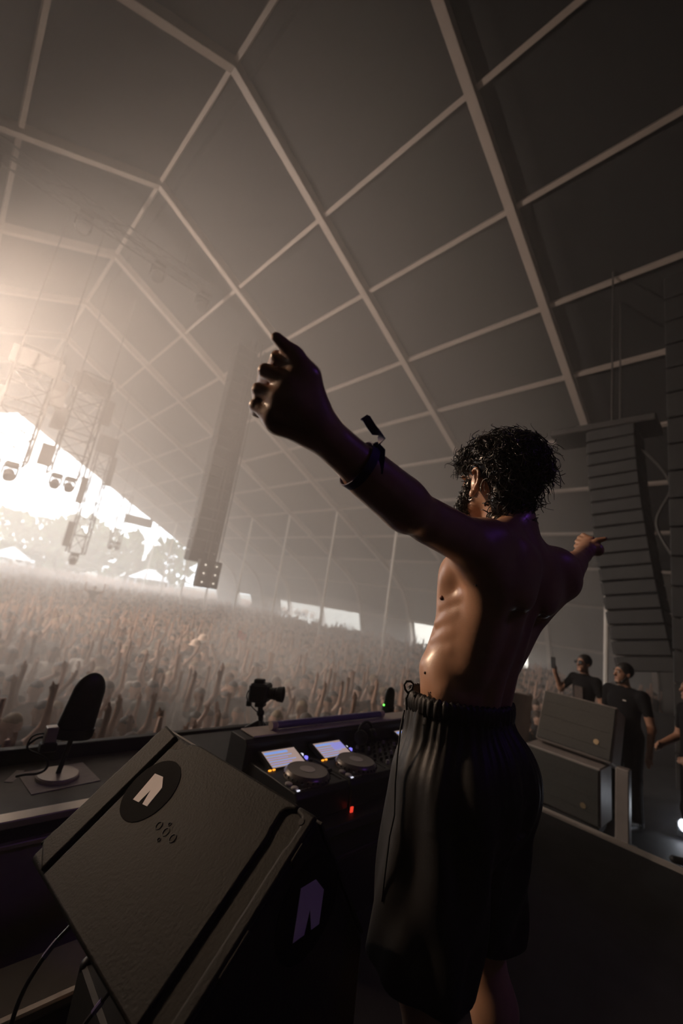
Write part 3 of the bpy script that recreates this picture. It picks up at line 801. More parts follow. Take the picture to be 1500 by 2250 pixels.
# pole-mount sockets
for (px, py, rr) in ((349, 1814, .0085), (364, 1828, .0085), (379, 1842, .0085), (373, 1811, .004), (349, 1845, .004)):
    c = on_panel(px, py)
    mb = MB(); mb.lathe(mp(c[0], c[1], 0.0), [(rr, -0.006), (rr, 0.0012), (rr * 0.78, 0.0014), (rr * 0.72, -0.004)], axis=mn, n=20); mb.build('socket', 'groove_black', MT, smooth=True)
for (px, py) in ((662, 1806),):
    c = on_panel(px, py); mb = MB(); mb.lathe(mp(c[0], c[1], 0.0), [(0.006, -0.004), (0.006, 0.001), (0.004, 0.0012)], axis=mn, n=16); mb.build('socket', 'groove_black', MT, smooth=True)
# clip-on caps along both long edges
for (sv_, t0, t1) in ((0.0, 0.03, 0.055), (0.0, 0.15, 0.205), (0.0, 0.30, 0.335), (mw, 0.05, 0.085), (mw, 0.19, 0.255)):
    mb = MB(); mb.box(mp(sv_, (t0 + t1) / 2, -0.012), (t1 - t0, 0.006, 0.018), rot=np.stack([ml, ms, mn], 1), bev=0.002); mb.build('edge_cap', 'monitor_black', MT)
# emblem on the near side cheek
sb0 = mp(mw, 0, 0)
def mq(u, v, d): return sb0 + EU * u + np.array([0, 0, -v]) + ms * d
def on_side(px, py):
    r = ray(px, py); k = ((sb0 - CAM) @ ms) / (r @ ms); q = CAM + r * k - sb0; return q @ EU, -q[2]
emblem(mq, on_side(678, 1992), 0.085, math.radians(180), 0.068, 1.0)
# front grille
mb = MB()
G_, T_ = a0[5], a0[0]; G1_, T1_ = a1[5], a1[0]; fd = _n(np.cross(T1_ - T_, G_ - T_)); fd = fd if fd[0] > 0 else -fd
q = [T_ * .96 + G_ * .04, T1_ * .96 + G1_ * .04, T1_ * .04 + G1_ * .96, T_ * .04 + G_ * .96]
mb.prism(q, fd * 0.006); mb.build('grille', 'device_black', MT)
# flight case that carries the wedge
FC = empty('flight_case', (0.62, 0.92, RISER_Z), 'low black flight case carrying the stage monitor wedge', 'case')
mb = MB(); mb.box((0.68, 0.92, RISER_Z + 0.165), (0.36, 0.54, 0.33), bev=0.008); mb.build('body', 'board_dark', FC)
for x in (0.515, 0.845):
    for y in (0.665, 1.175):
        mb = MB(); mb.sphere((x, y, RISER_Z + 0.32), 0.018, n=10, m=6); mb.build('corner', 'device_black', FC, smooth=True)

# --- booth front: shelf with metal edges, parapet board, upright panel, lower rail
SH_Z = 0.85
def line_x(px0, py0, px1, py1, z): return pz(px0, py0, z), pz(px1, py1, z)
mb = MB(); mb.box((-0.68, 2.50, SH_Z - 0.02), (3.76, 0.50, 0.04)); mb.build('shelf', 'dark_wood'); tag(bpy.context.scene.objects['shelf'], 'dark wooden ledge along the booth front under the antenna', 'shelf')
mb = MB(); mb.box((0.5, 2.79, SH_Z - 0.38), (6.0, 0.05, 0.90), bev=0.004); o = mb.build('parapet_board', 'board_dark'); tag(o, 'low dark parapet board between booth ledge and crowd', 'board')
R1 = empty('metal_rail', (0.1, 2.21, SH_Z - 0.09), 'pale double-lipped metal rail along the front of the booth ledge', 'rail')
mb = MB(); mb.box((-0.65, 2.205, SH_Z - 0.004), (3.7, 0.075, 0.03), bev=0.004); mb.build('upper_lip', 'aluminium', R1)
mb = MB(); mb.box((-0.65, 2.20, SH_Z - 0.045), (3.7, 0.05, 0.055)); mb.build('channel', 'board_dark', R1)
mb = MB(); mb.box((-0.65, 2.185, SH_Z - 0.078), (3.7, 0.07, 0.018), bev=0.003); mb.build('lower_lip', 'aluminium', R1)
for x0_ in (0.47,): 
    mb = MB(); mb.box((x0_ + 0.22, 2.20, 0.44), (0.46, 0.03, 0.62), bev=0.004); o = mb.build('upright_panel', 'panel_grey'); tag(o, 'plain grey upright panel below the metal rail beside the wedge', 'panel')
R2 = empty('step_rail', (0.1, 1.72, 0.50), 'pale metal edged step below the booth ledge at left frame edge', 'rail')
mb = MB(); mb.box((-0.4, 1.77, 0.52), (3.0, 0.20, 0.05), bev=0.004); mb.build('tread', 'panel_grey', R2)
mb = MB(); mb.box((-0.4, 1.66, 0.535), (3.0, 0.03, 0.03), bev=0.006); mb.build('nosing', 'aluminium', R2)
mb = MB(); mb.box((-0.4, 1.80, 0.25), (3.0, 0.10, 0.49)); mb.build('riser_face', 'board_dark', R2)

# --- booth antenna left: dome paddle on a stem with a round weighted base
def antenna(base, hgt, wid, label, led=None, lean=(0.0, 0.0), flat=0.45, yaw=0.0, stem=0.35, disc=True):
    e = empty('paddle_antenna', base, label, 'antenna', 'paddle antennas on the booth')
    base = np.asarray(base, float); up = _n(np.array([lean[0], lean[1], 1.0]))
    if disc:
        mb = MB(); mb.lathe(base, [(wid * .50, 0), (wid * .50, 0.012), (wid * .47, 0.018), (0.02, 0.019)], n=36); mb.build('base', ['metal_disc'], e, smooth=True)
    b0 = base + up * hgt * stem
    mb = MB(); mb.cyl(base + (0, 0, 0.015), b0 + up * 0.02, 0.012, n=12); mb.build('stem', 'device_black', e, smooth=True)
    # dome body: straight lower part under a rounded top, flattened front to back
    prof = [(0.001, 0.0), (wid * .46, 0.0), (wid * .50, 0.012), (wid * .50, hgt * .10)]
    mb = MB(); mb.lathe(b0, prof, axis=up, n=32, sx=1, sy=flat + 0.12); mb.build('collar', 'device_black', e, smooth=True)
    H_ = hgt * (1 - stem) - hgt * .10
    prof = [(wid * .47, 0)] + [(wid * .47 * (1 - 0.12 * t), H_ * .6 * t) for t in (0.25, .5, .75, 1.0)] + [(wid * .414 * math.cos(a), H_ * .6 + H_ * .4 * math.sin(a)) for a in np.linspace(0.15, 1.5, 9)]
    mb = MB(); mb.lathe(b0 + up * hgt * .10, prof, axis=up, n=32, sx=1, sy=flat); mb.build('dome', 'device_black', e, smooth=True)
    return e, b0, up
bpos = pz(125, 1709, SH_Z)
ANT, ab0, aup = antenna(bpos + np.array([0, 0, 0.004]), 0.50, 0.19, 'large black paddle antenna on round base at the left end of the booth ledge', lean=(0.10, 0.0), stem=0.36)
# side connector block and looping cable
cb = ab0 + np.array([-0.105, -0.02, 0.035])
mb = MB(); mb.box(cb, (0.05, 0.05, 0.07), bev=0.004); mb.build('connector_block', 'metal_disc', ANT)
mb = MB(); mb.box(cb + [0.0, -0.01, -0.055], (0.07, 0.05, 0.04), bev=0.004); mb.build('connector_block', 'device_black', ANT)
dp0 = float(-(CAM_R.T @ (cb - CAM))[2])
cpx = [(110, 1622), (88, 1620), (70, 1630), (60, 1640), (66, 1650), (85, 1658), (100, 1666), (106, 1678), (98, 1692), (80, 1700), (55, 1702), (35, 1706)]
cp = [pd(x, y, dp0 - 0.01 * i) for i, (x, y) in enumerate(cpx)]
def spline(pts, n=60):
    pts = np.asarray(pts, float); m_ = len(pts); t = np.linspace(0, m_ - 1.001, n); out = []
    for u in t:
        i = int(u); f_ = u - i; p = [pts[min(max(i + k, 0), m_ - 1)] for k in (-1, 0, 1, 2)]
        out.append(0.5 * ((2 * p[1]) + (-p[0] + p[2]) * f_ + (2 * p[0] - 5 * p[1] + 4 * p[2] - p[3]) * f_ ** 2 + (-p[0] + 3 * p[1] - 3 * p[2] + p[3]) * f_ ** 3))
    return np.array(out)
def clampz(pts, z): pts = np.array(pts); pts[:, 2] = np.maximum(pts[:, 2], z); return pts
mb = MB(); mb.tube(clampz(spline(cp), SH_Z + 0.006), 0.0055, n=8); mb.build('cable', 'cord_black', ANT, smooth=True)
cpx2 = [(112, 1614), (90, 1612), (72, 1618), (62, 1632), (60, 1640)]
mb = MB(); mb.tube(spline([pd(x, y, dp0 - 0.01 * i) for i, (x, y) in enumerate(cpx2)], 30), 0.004, n=8); mb.build('cable', 'cord_black', ANT, smooth=True)
o = MB().box(bpos + np.array([0.01, 0.0, 0.0015]), (0.30, 0.25, 0.003), rot=rotz(0.1)).build('paper_sheet', 'tape_white'); tag(o, 'white paper square under the antenna base on the ledge', 'paper')
tp = pz(32, 1706, SH_Z); o = MB().box(tp + np.array([0, 0, 0.0012]), (0.035, 0.13, 0.002), rot=rotz(-0.5)).build('tape_strip', 'tape_white'); tag(o, 'short strip of white tape on the ledge beside the cable end', 'tape')

# cables running down at the lower left
mat('cable_sheen', (0.05, 0.045, 0.05), 0.35, var=0.1); mat('tape_violet', (0.25, 0.20, 0.45), 0.5, var=0.1)
for k, (pts, lab) in enumerate((([(150, 2040, .86), (118, 2075, .84), (85, 2120, .82), (50, 2180, .80), (25, 2250, .78), (12, 2330, .76)], 'thin dark cable with violet tape curving down left of the wedge'), ([(240, 2180, .80), (205, 2225, .79), (180, 2260, .78), (160, 2310, .77)], 'short dark cable below the lower corner of the wedge'))):
    pw = spline([pd(*p) for p in pts], 40); e = empty('cable', (pw[-1][0], pw[-1][1], RISER_Z), lab, 'cable', 'cables beside the wedge')
    end = np.array([pw[-1][0], pw[-1][1], RISER_Z + 0.006]); top = pw[0] + np.array([0.05, 0.03, 0.02])
    mb = MB(); mb.tube(np.vstack([[top], pw, [end]]), 0.0042, n=8); mb.build('sheath', 'cable_sheen', e, smooth=True)
    mb = MB(); mb.tube(pw[6:14], 0.0056, n=8); mb.build('tape', 'tape_violet', e, smooth=True)
# ------------------------------------------------------------------ the performer's desk and what stands on it
TZ = 1.0
DK = empty('booth_desk', (2.3, 1.68, 0), 'black booth desk with a fabric front carrying the players and mixer', 'desk')
mb = MB(); mb.box((2.25, 1.62, TZ - 0.02), (2.06, 0.62, 0.04), bev=0.004); mb.build('top', 'board_dark', DK)
mb = MB(); mb.box((2.25, 1.38, TZ - 0.53), (2.0, 0.03, 0.98)); mb.build('front_panel', 'black_cloth', DK)
for x in (1.28, 3.22): mb = MB(); mb.box((x, 1.66, TZ - 0.53), (0.03, 0.5, 0.98)); mb.build('side_panel', 'black_cloth', DK)
mb = MB(); mb.box(pyy(772, 1781, 1.363), (0.016, 0.006, 0.030)); mb.build('indicator', 'red_led', DK)
mb = MB(); mb.box((2.25, 1.36, TZ - 0.17), (1.9, 0.012, 0.02), bev=0.003); mb.build('edge_strip', 'dark_wood', DK)

# hood behind the players with a pale top board
HD = empty('desk_hood', (2.1, 1.83, TZ), 'long black hood with a pale wooden top behind the players', 'shelf')
hx0, hx1 = 1.285, 3.1
hpoly = [(1.765, TZ + 0.001), (1.92, TZ + 0.001), (1.92, TZ + 0.206), (1.785, TZ + 0.206), (1.765, TZ + 0.19)]
mb = MB(); mb.prism([(hx0, y, z) for y, z in hpoly], (hx1 - hx0, 0, 0)); bevel(mb.build('body', 'board_dark', HD), 0.004)
mb = MB(); mb.box(((hx0 + hx1) / 2 + 0.02, 1.85, TZ + 0.2105), (hx1 - hx0 - 0.06, 0.125, 0.008), bev=0.002); mb.build('top_board', 'hood_top', HD)
# light tube lying on the hood
t0, t1 = pz(597, 1588, TZ + 0.236), pz(836, 1568, TZ + 0.236); t0[1] = t1[1] = 1.845; t1 = np.array([t1[0] - 0.02, t1[1], t1[2]])
LT = empty('light_tube', (t0 + t1) / 2 - np.array([0, 0, 0.02]), 'switched off purple light tube lying on the desk hood', 'light tube')
mb = MB(); mb.cyl(t0, t1, 0.019, n=20); mb.build('tube', 'purple_tube', LT, smooth=True)
for p, sg in ((t0, -1), (t1, 1)):
    mb = MB(); mb.cyl(p, p + np.array([sg * 0.035, 0, 0]), 0.0215, n=20); mb.build('end_cap', 'clear_cap', LT, smooth=True)
mb = MB(); mb.box(t0 + np.array([0.30, 0, -0.018]), (0.04, 0.05, 0.008)); mb.build('cradle', 'clear_cap', LT)

# media players and mixer
PW, PY0, PY1, PH = 0.326, 1.385, 1.752, 0.118
def player(x0, label):
    e = empty('media_player', (x0 + PW / 2, (PY0 + PY1) / 2, TZ), label, 'media player', 'media players on the desk')
    z = TZ + PH; cx_ = x0 + PW / 2
    mb = MB(); mb.prism([(x0 + 0.003, y, q) for y, q in ((PY0, TZ + 0.006), (PY1, TZ + 0.006), (PY1, z), (PY0 + 0.02, z), (PY0, z - 0.02))], (PW - 0.006, 0, 0)); bevel(mb.build('body', 'device_black', e), 0.005)
    # tilted display block at the back
    r = rotx(math.radians(18)); sc = np.array([cx_ - 0.012, PY1 - 0.066, z + 0.014])
    mb = MB(); mb.box(sc, (0.236, 0.138, 0.020), rot=r, bev=0.004); d = mb.build('display', 'device_black', e)
    def on(u, v, w_): return sc + r @ np.array([u, v, w_])
    def card(name, u0, u1, v0, v1, m_, par, lift):
        mb = MB(); mb.prism([on(u0, v0, 0.0101 + lift), on(u1, v0, 0.0101 + lift), on(u1, v1, 0.0101 + lift), on(u0, v1, 0.0101 + lift)], r @ np.array([0, 0, 0.0006])); return mb.build(name, m_, par)
    s_ = card('screen', -0.100, 0.100, -0.055, 0.055, 'screen_glow', d, 0)
    card('screen_bar', -0.095, 0.045, 0.030, 0.044, 'screen_blue', d, 0.0007)
    for k in range(5):
        card('screen_row', -0.095, 0.02 + 0.07 * rnd.random(), -0.048 + 0.015 * k, -0.044 + 0.015 * k, 'screen_violet' if k % 2 else 'screen_blue', d, 0.0007)
    if label.startswith('second'): card('screen_block', 0.01, 0.098, -0.01, 0.040, 'screen_violet', d, 0.0009)
    # jog wheel
    jc = np.array([cx_ - 0.005, PY0 + 0.128, z])
    mb = MB(); mb.lathe(jc, [(0.108, 0.0), (0.108, 0.012), (0.104, 0.020), (0.098, 0.026), (0.094, 0.030), (0.060, 0.031), (0.002, 0.031)], n=44); j = mb.build('jog_wheel', 'jog_grey', e, smooth=True)
    mb = MB(); mb.lathe(jc, [(0.036, 0.0312), (0.036, 0.0322), (0.002, 0.0322)], n=28); mb.build('jog_disc', 'jog_disc', j, smooth=True)
    mb = MB()
    for k in range(28):
        a = k / 28 * 6.283; mb.sphere(jc + np.array([0.1065 * math.cos(a), 0.1065 * math.sin(a), 0.012]), 0.0055, n=6, m=4)
    mb.build('grip_dimples', 'knob_black', j, smooth=True)['kind'] = 'stuff'
    # buttons
    for k, (bx, by, m_) in enumerate(((0.030, 0.268, 'orange_led'), (0.052, 0.268, 'orange_led'), (0.028, 0.052, 'jog_disc'), (0.028, 0.095, 'jog_disc'))):
        mb = MB()
        if k < 2: mb.box((x0 + bx, PY0 + by - 0.03, z + 0.003), (0.016, 0.008, 0.006), bev=0.0015)
        else: mb.lathe((x0 + bx, PY0 + by, z), [(0.016, 0), (0.016, 0.006), (0.013, 0.008), (0.001, 0.008)], n=18)
        mb.build('button', m_, e, smooth=k >= 2)
    for k in range(4):
        mb = MB(); mb.box((x0 + 0.028 + 0.02 * k, PY0 + 0.028, z + 0.002), (0.014, 0.006, 0.004)); mb.build('button', 'jog_grey' if k else 'white_led', e)
    for k, m_ in enumerate(('white_led', 'blue_led', 'knob_black')):
        mb = MB(); mb.lathe((x0 + PW - 0.030, PY0 + 0.33 - 0.036 * k, z), [(0.010, 0), (0.010, 0.010), (0.008, 0.012), (0.001, 0.012)], n=14); mb.build('knob', m_, e, smooth=True)
    mb = MB(); mb.box((x0 + PW - 0.028, PY0 + 0.12, z + 0.001), (0.006, 0.16, 0.002)); t = mb.build('tempo_slot', 'groove_black', e)
    mb = MB(); mb.box((x0 + PW - 0.028, PY0 + 0.12, z + 0.010), (0.024, 0.014, 0.016), bev=0.003); mb.build('tempo_slider', 'knob_black', t)
    return e
X0 = 1.305
player(X0, 'leftmost media player on the desk with two orange lit buttons')
player(X0 + 0.333, 'second media player from the left, between the first player and the mixer')
player(X0 + 1.05, 'media player right of the mixer, half hidden by the performer')
mx0 = X0 + 0.675
MX = empty('audio_mixer', (mx0 + 0.18, 1.57, TZ), 'black audio mixer covered in small knobs between two players', 'mixer')
mb = MB(); mb.box((mx0 + 0.18, 1.57, TZ + 0.059), (0.36, 0.36, 0.106), bev=0.006); mb.build('body', 'device_black', MX)
for i in range(7):
    for j in range(6):
        x, y = mx0 + 0.035 + 0.048 * i, 1.475 + 0.045 * j
        mb = MB(); mb.lathe((x, y, TZ + 0.112), [(0.0095, 0), (0.0085, 0.016), (0.006, 0.018), (0.001, 0.018)], n=12); mb.build('knob', 'knob_black' if (i + j) % 5 else 'jog_disc', MX, smooth=True)
for i in range(4):
    mb = MB(); mb.box((mx0 + 0.08 + 0.066 * i, 1.43, TZ + 0.113), (0.005, 0.055, 0.002)); t = mb.build('fader_slot', 'groove_black', MX)
    mb = MB(); mb.box((mx0 + 0.08 + 0.066 * i, 1.425 + 0.01 * i, TZ + 0.122), (0.016, 0.022, 0.016), bev=0.003); mb.build('fader_cap', 'knob_black', t)
# headphones resting on the back of the mixer
HP_ = pd(800, 1622, 2.18)
hpz = np.array([mx0 + 0.10, 1.690, TZ + 0.132])
PHN = empty('headphones', hpz, 'black headphones lying folded on the back of the mixer', 'headphones')
for k in (-1, 1):
    mb = MB(); mb.lathe(hpz + np.array([k * 0.055, 0, 0.040]), [(0.038, -0.014), (0.041, 0.0), (0.036, 0.014), (0.012, 0.018)], axis=(k * 0.8, -0.5, 0.25), n=24); mb.build('ear_cup', 'device_black', PHN, smooth=True)
mb = MB(); mb.tube([hpz + np.array([0.062 * math.cos(t), 0.02, 0.055 + 0.06 * math.sin(t)]) for t in np.linspace(0, math.pi, 18)], 0.008, n=8); mb.build('headband', 'device_black', PHN, smooth=True)

# console behind the hood that carries the camera and the small antenna
CS_Z = 0.91
CN = empty('rear_console', (2.3, 2.3, 0), 'dark console behind the hood carrying camera and small antenna', 'console')
mb = MB(); mb.box((2.47, 2.36, CS_Z - 0.02), (2.36, 0.76, 0.04), bev=0.004); mb.build('top', 'board_dark', CN)
mb = MB(); mb.box((2.47, 2.38, (CS_Z - 0.04) / 2), (1.98, 0.5, CS_Z - 0.05)); mb.build('body', 'black_cloth', CN)
# camera on a small tripod
cdep = 2.56; hub_ = pd(572, 1585, cdep); ft = np.array([hub_[0], hub_[1], CS_Z])
def cpt(px, py, dd=0.0): return pd(px, py, cdep + dd)
CMR = empty('video_camera', ft, 'small black photo camera with a lens hood filming from the booth', 'camera')
lens_d = _n(cpt(640, 1528, -0.02) - cpt(566, 1520, 0.02)); up_ = np.array([0, 0, 1.0]); up_ = _n(up_ - lens_d * (up_ @ lens_d)); sd_ = np.cross(lens_d, up_)
RC = np.stack([sd_, lens_d, up_], 1)
hc = _n(cpt(566, 1490) - cpt(566, 1520)); cc = cpt(572, 1521)
px2m = cdep / F_PX
mb = MB(); mb.box(cc, (0.115, 42 * px2m, 38 * px2m), rot=RC, bev=0.012); mb.build('camera_body', 'device_black', CMR)
mb = MB(); mb.box(cc + RC @ np.array([0, -4 * px2m, 22 * px2m]), (0.05, 22 * px2m, 10 * px2m), rot=RC, bev=0.006); mb.build('viewfinder', 'device_black', CMR)
l0 = cc + lens_d * 18 * px2m
mb = MB(); mb.lathe(l0, [(12 * px2m, 0), (12 * px2m, 14 * px2m), (13 * px2m, 15 * px2m), (13 * px2m, 20 * px2m), (15 * px2m, 22 * px2m), (16 * px2m, 34 * px2m), (14 * px2m, 34 * px2m), (11 * px2m, 26 * px2m), (1e-4, 25 * px2m)], axis=lens_d, n=28); mb.build('lens', 'device_black', CMR, smooth=True)
mb = MB(); mb.box(cc - RC @ np.array([0, -3 * px2m, 24 * px2m]), (0.06, 20 * px2m, 10 * px2m), rot=RC, bev=0.005); mb.build('tripod_plate', 'device_black', CMR)
hb_ = hub_ + np.array([0, 0, 0.01]); ct = cc - RC @ np.array([0, -3 * px2m, 28 * px2m])
mb = MB(); mb.cyl(hb_, ct, 0.016, n=14); mb.sphere((hb_ + ct) / 2, 0.024, n=14, m=8); mb.build('tripod_head', 'device_black', CMR, smooth=True)
for a in (0.3, 2.4, 4.5):
    mb = MB(); mb.cyl(hb_ + np.array([0.0, 0, -0.01]), hb_ + np.array([0.085 * math.cos(a), 0.085 * math.sin(a), -0.062]), 0.015, 0.011, n=10); mb.build('tripod_brace', 'device_black', CMR, smooth=True)
    mb = MB(); mb.cyl(hb_, ft + np.array([0.10 * math.cos(a), 0.10 * math.sin(a), 0.006]), 0.013, 0.008, n=10); mb.build('tripod_leg', 'device_black', CMR, smooth=True)
mb = MB(); mb.box(cpt(547, 1545), (0.03, 0.03, 0.035), rot=RC, bev=0.005); mb.build('receiver', 'device_black', CMR)
mb = MB(); mb.tube(spline([cpt(560, 1512), cpt(548, 1516), cpt(542, 1528), cpt(545, 1542), cpt(556, 1556), cpt(566, 1566), cpt(570, 1576)], 40), 0.0035, n=6); mb.build('cable', 'cord_black', CMR, smooth=True)
# small antenna with a green light
b2 = pd(850, 1566, 3.12); b2[2] = CS_Z; h2_ = pd(852, 1511, 3.12)[2] - CS_Z
A2, a2b, _u = antenna(b2, h2_, 0.125, 'small black paddle antenna with a green light behind the desk hood', lean=(0.03, 0), stem=1 - 0.185 / h2_, disc=False)
mb = MB(); mb.sphere(pd(843, 1549, float(-(CAM_R.T @ (a2b - CAM))[2]) - 0.07), 0.0065, n=10, m=6); mb.build('indicator', 'green_led', A2, smooth=True)
mb = MB(); mb.box(b2 + np.array([0, 0, 0.012]), (0.15, 0.08, 0.022), bev=0.004); mb.build('foot_plate', 'device_black', A2)
# loose papers / connectors left of the hood
p_ = pz(470, 1645, SH_Z); 
o = MB().box(pz(470, 1648, SH_Z + 0.017) + np.array([-0.12, 0, 0]), (0.10, 0.06, 0.03), rot=rotz(0.3), bev=0.004).build('stage_plug', 'tape_white'); tag(o, 'pale plug block lying on the ledge behind the wedge', 'plug')
# ------------------------------------------------------------------ rigging: hanging lattice towers, speaker hangs, trusses, lamps
mat('truss_dark', (0.05, 0.045, 0.042), 0.5, metal=0.3, var=0.1)
mat('array_black', (0.021, 0.0195, 0.019), 0.6, var=0.15, scale=6)
mat('array_grille', (0.045, 0.042, 0.040), 0.7, var=0.2, scale=30)
mat('chain_steel', (0.10, 0.09, 0.085), 0.4, metal=0.5, var=0.1)
mat('blinder_lens', (0.7, 0.65, 0.6), 0.15, var=0, emit=(1.0, 0.86, 0.7), estr=2.2)
mat('screen_frame', (0.12, 0.11, 0.10), 0.6, var=0.1)
def roof_z(x): return RIDGE_Z - SLOPE * abs(x - RIDGE_X)
def lattice(e, x, y, z0, z1, w_, step, mt='truss_dark', r=0.035):
    for sx in (-1, 1):
        for sy in (-1, 1):
            mb = MB(); mb.cyl((x + sx * w_ / 2, y + sy * w_ / 2, z0), (x + sx * w_ / 2, y + sy * w_ / 2, z1), r, n=8); mb.build('chord', mt, e, smooth=True)
    n = max(1, int((z1 - z0) / step))
    for k in range(n + 1):
        z = z0 + (z1 - z0) * k / n; mb = MB()
        for a in ((-1, -1, 1, -1), (1, -1, 1, 1), (1, 1, -1, 1), (-1, 1, -1, -1)):
            mb.cyl((x + a[0] * w_ / 2, y + a[1] * w_ / 2, z), (x + a[2] * w_ / 2, y + a[3] * w_ / 2, z), r * 0.6, n=6)
            if k < n:
                zz = z0 + (z1 - z0) * (k + 1) / n; f_ = 1 if k % 2 else -1
                p0 = (x + a[0] * w_ / 2, y + a[1] * w_ / 2, z if f_ > 0 else zz); p1 = (x + a[2] * w_ / 2, y + a[3] * w_ / 2, zz if f_ > 0 else z)
                mb.cyl(p0, p1, r * 0.5, n=6)
        mb.build('bracing', mt, e, smooth=True)
def hang(e, x, y, z, w_):
    for sx in (-1, 1):
        xx = x + sx * w_ / 2; mb = MB(); mb.cyl((xx, y, z), (xx, y, roof_z(xx) + 0.14), 0.02, n=6); mb.build('chain', 'chain_steel', e)
def moving_head(e, p, aim, s=1.0):
    p = np.asarray(p, float); d = _n(np.asarray(aim, float))
    mb = MB(); mb.box(p, (0.34 * s, 0.34 * s, 0.14 * s), bev=0.02); b = mb.build('lamp_base', 'truss_dark', e)
    mb = MB(); mb.lathe(p - np.array([0, 0, 0.30 * s]) - d * 0.16 * s, [(0.05 * s, 0), (0.13 * s, 0.05 * s), (0.15 * s, 0.20 * s), (0.16 * s, 0.34 * s), (0.14 * s, 0.35 * s), (0.12 * s, 0.33 * s)], axis=d, n=16); mb.build('lamp_head', 'truss_dark', e, smooth=True)
    mb = MB()
    mb.prism([p + np.array([a_ * s, -0.06 * s, b_ * s]) for a_, b_ in ((-0.20, -0.37), (-0.16, -0.37), (-0.16, -0.11), (0.16, -0.11), (0.16, -0.37), (0.20, -0.37), (0.20, -0.07), (-0.20, -0.07))], (0, 0.12 * s, 0))
    mb.build('lamp_yoke', 'truss_dark', e)
def tower(pxt, pyt, pxb, pyb, y, w_, label, panels=True, lamps=2, step=0.9, r=0.035):
    b = pyy(pxb, pyb, y); t = pyy(pxt, pyt, y); x = b[0]; z0, z1 = b[2], t[2]
    e = empty('hanging_truss_tower', (x, y, z0), label, 'truss tower', 'lattice towers hanging over the crowd')
    lattice(e, x, y, z0, z1, w_, step, r=r)
    if panels:
        hgt = z1 - z0
        for (f0, f1, sd) in ((0.04, 0.24, -1), (0.40, 0.62, -1), (0.60, 0.86, 1), (0.86, 1.02, 0)):
            ww = w_ * (0.42 if sd else 1.35)
            mb = MB(); mb.box((x + sd * (w_ * 0.5 + ww / 2), y, z0 + hgt * (f0 + f1) / 2), (ww, 0.16, hgt * (f1 - f0)), bev=0.02); mb.build('side_panel', 'screen_frame', e)
    for k in range(lamps):
        moving_head(e, (x + (k - (lamps - 1) / 2) * 0.5, y, z0 - 0.08), (0.2 * (k - .5), -0.7, -0.7), 1.1)
    hang(e, x, y, z1, w_)
    return e, x, z0, z1
tower(62, 772, 8, 1010, 17.5, 1.15, 'broad lattice tower cut by the left frame edge')
T2 = tower(213, 838, 142, 1045, 20.5, 1.15, 'second lattice tower from the left with lamp heads below')
tower(240, 965, 165, 1215, 27.0, 0.8, 'slender lattice tower reaching down in front of the trees', panels=True, lamps=1)
tower(276, 1088, 252, 1190, 36.0, 0.7, 'small distant lattice tower left of the dark banner', panels=False, lamps=2)
# banner panel
bc = pyy(305, 1145, 42.0)
BN = empty('hanging_banner', bc - np.array([0, 0, 0.4]), 'small dark banner board hanging under the open gable', 'banner')
mb = MB(); mb.box(bc, (2.6, 0.12, 0.85), bev=0.02); mb.build('board', 'screen_frame', BN); hang(BN, bc[0], 42.0, bc[2] + 0.42, 2.0)
# horizontal truss across the roof
ta, tb_ = pz(95, 395, CAM_Z + 11.2), pz(470, 648, CAM_Z + 11.2); ty = (ta[1] + tb_[1]) / 2
TR = empty('roof_truss', (ta[0], ty, ta[2]), 'faint dark lattice truss running across under the roof in the haze', 'truss')
xs = np.arange(min(ta[0], -3.0), tb_[0] + 0.1, 0.8)
for sy, sz in ((-.22, -.22), (.22, -.22), (-.22, .22), (.22, .22)):
    mb = MB(); mb.cyl((xs[0], ty + sy, ta[2] + sz), (xs[-1], ty + sy, ta[2] + sz), 0.03, n=8); mb.build('chord', 'truss_dark', TR, smooth=True)
for i in range(len(xs) - 1):
    f_ = 0.22 if i % 2 else -0.22; mb = MB()
    for sy in (-.22, .22): mb.cyl((xs[i], ty + sy, ta[2] - f_), (xs[i + 1], ty + sy, ta[2] + f_), 0.018, n=6)
    for sz in (-.22, .22): mb.cyl((xs[i], ty - f_, ta[2] + sz), (xs[i + 1], ty + f_, ta[2] + sz), 0.018, n=6)
    mb.build('bracing', 'truss_dark', TR)
for fx in (0.15, 0.45, 0.75, 0.97): moving_head(TR, (xs[0] + (xs[-1] - xs[0]) * fx, ty, ta[2] - 0.32), (0, -0.7, -0.7), 1.25)
hang(TR, (xs[0] + xs[-1]) / 2, ty, ta[2] + 0.2, (xs[-1] - xs[0]) * 0.7)

# left speaker hang with its lamp cluster
LY = 16.0
lb, lt_ = pyy(436, 1236, LY), pyy(531, 765, LY)
LA = empty('speaker_hang', (lb[0], LY, lb[2]), 'tall hanging column of speaker cabinets behind the raised hand', 'speaker hang', 'speaker columns hung from the roof')
nc = 22; ch = (lt_[2] - lb[2]) / nc
for k in range(nc):
    z = lb[2] + ch * (k + 0.5); ty_ = LY - 0.004 * (nc - k) ** 1.3 * 0.3
    mb = MB(); mb.prism([(lb[0] - 0.56, ty_ - 0.30, z - ch * .46), (lb[0] + 0.56, ty_ - 0.30, z - ch * .46), (lb[0] + 0.56, ty_ - 0.30, z + ch * .46), (lb[0] - 0.56, ty_ - 0.30, z + ch * .46)], (0, 0.55, 0)); c_ = mb.build('cabinet', 'array_black', LA)
    mb = MB(); mb.box((lb[0], ty_ + 0.26, z), (1.04, 0.02, ch * .84)); mb.build('grille', 'array_grille', c_)
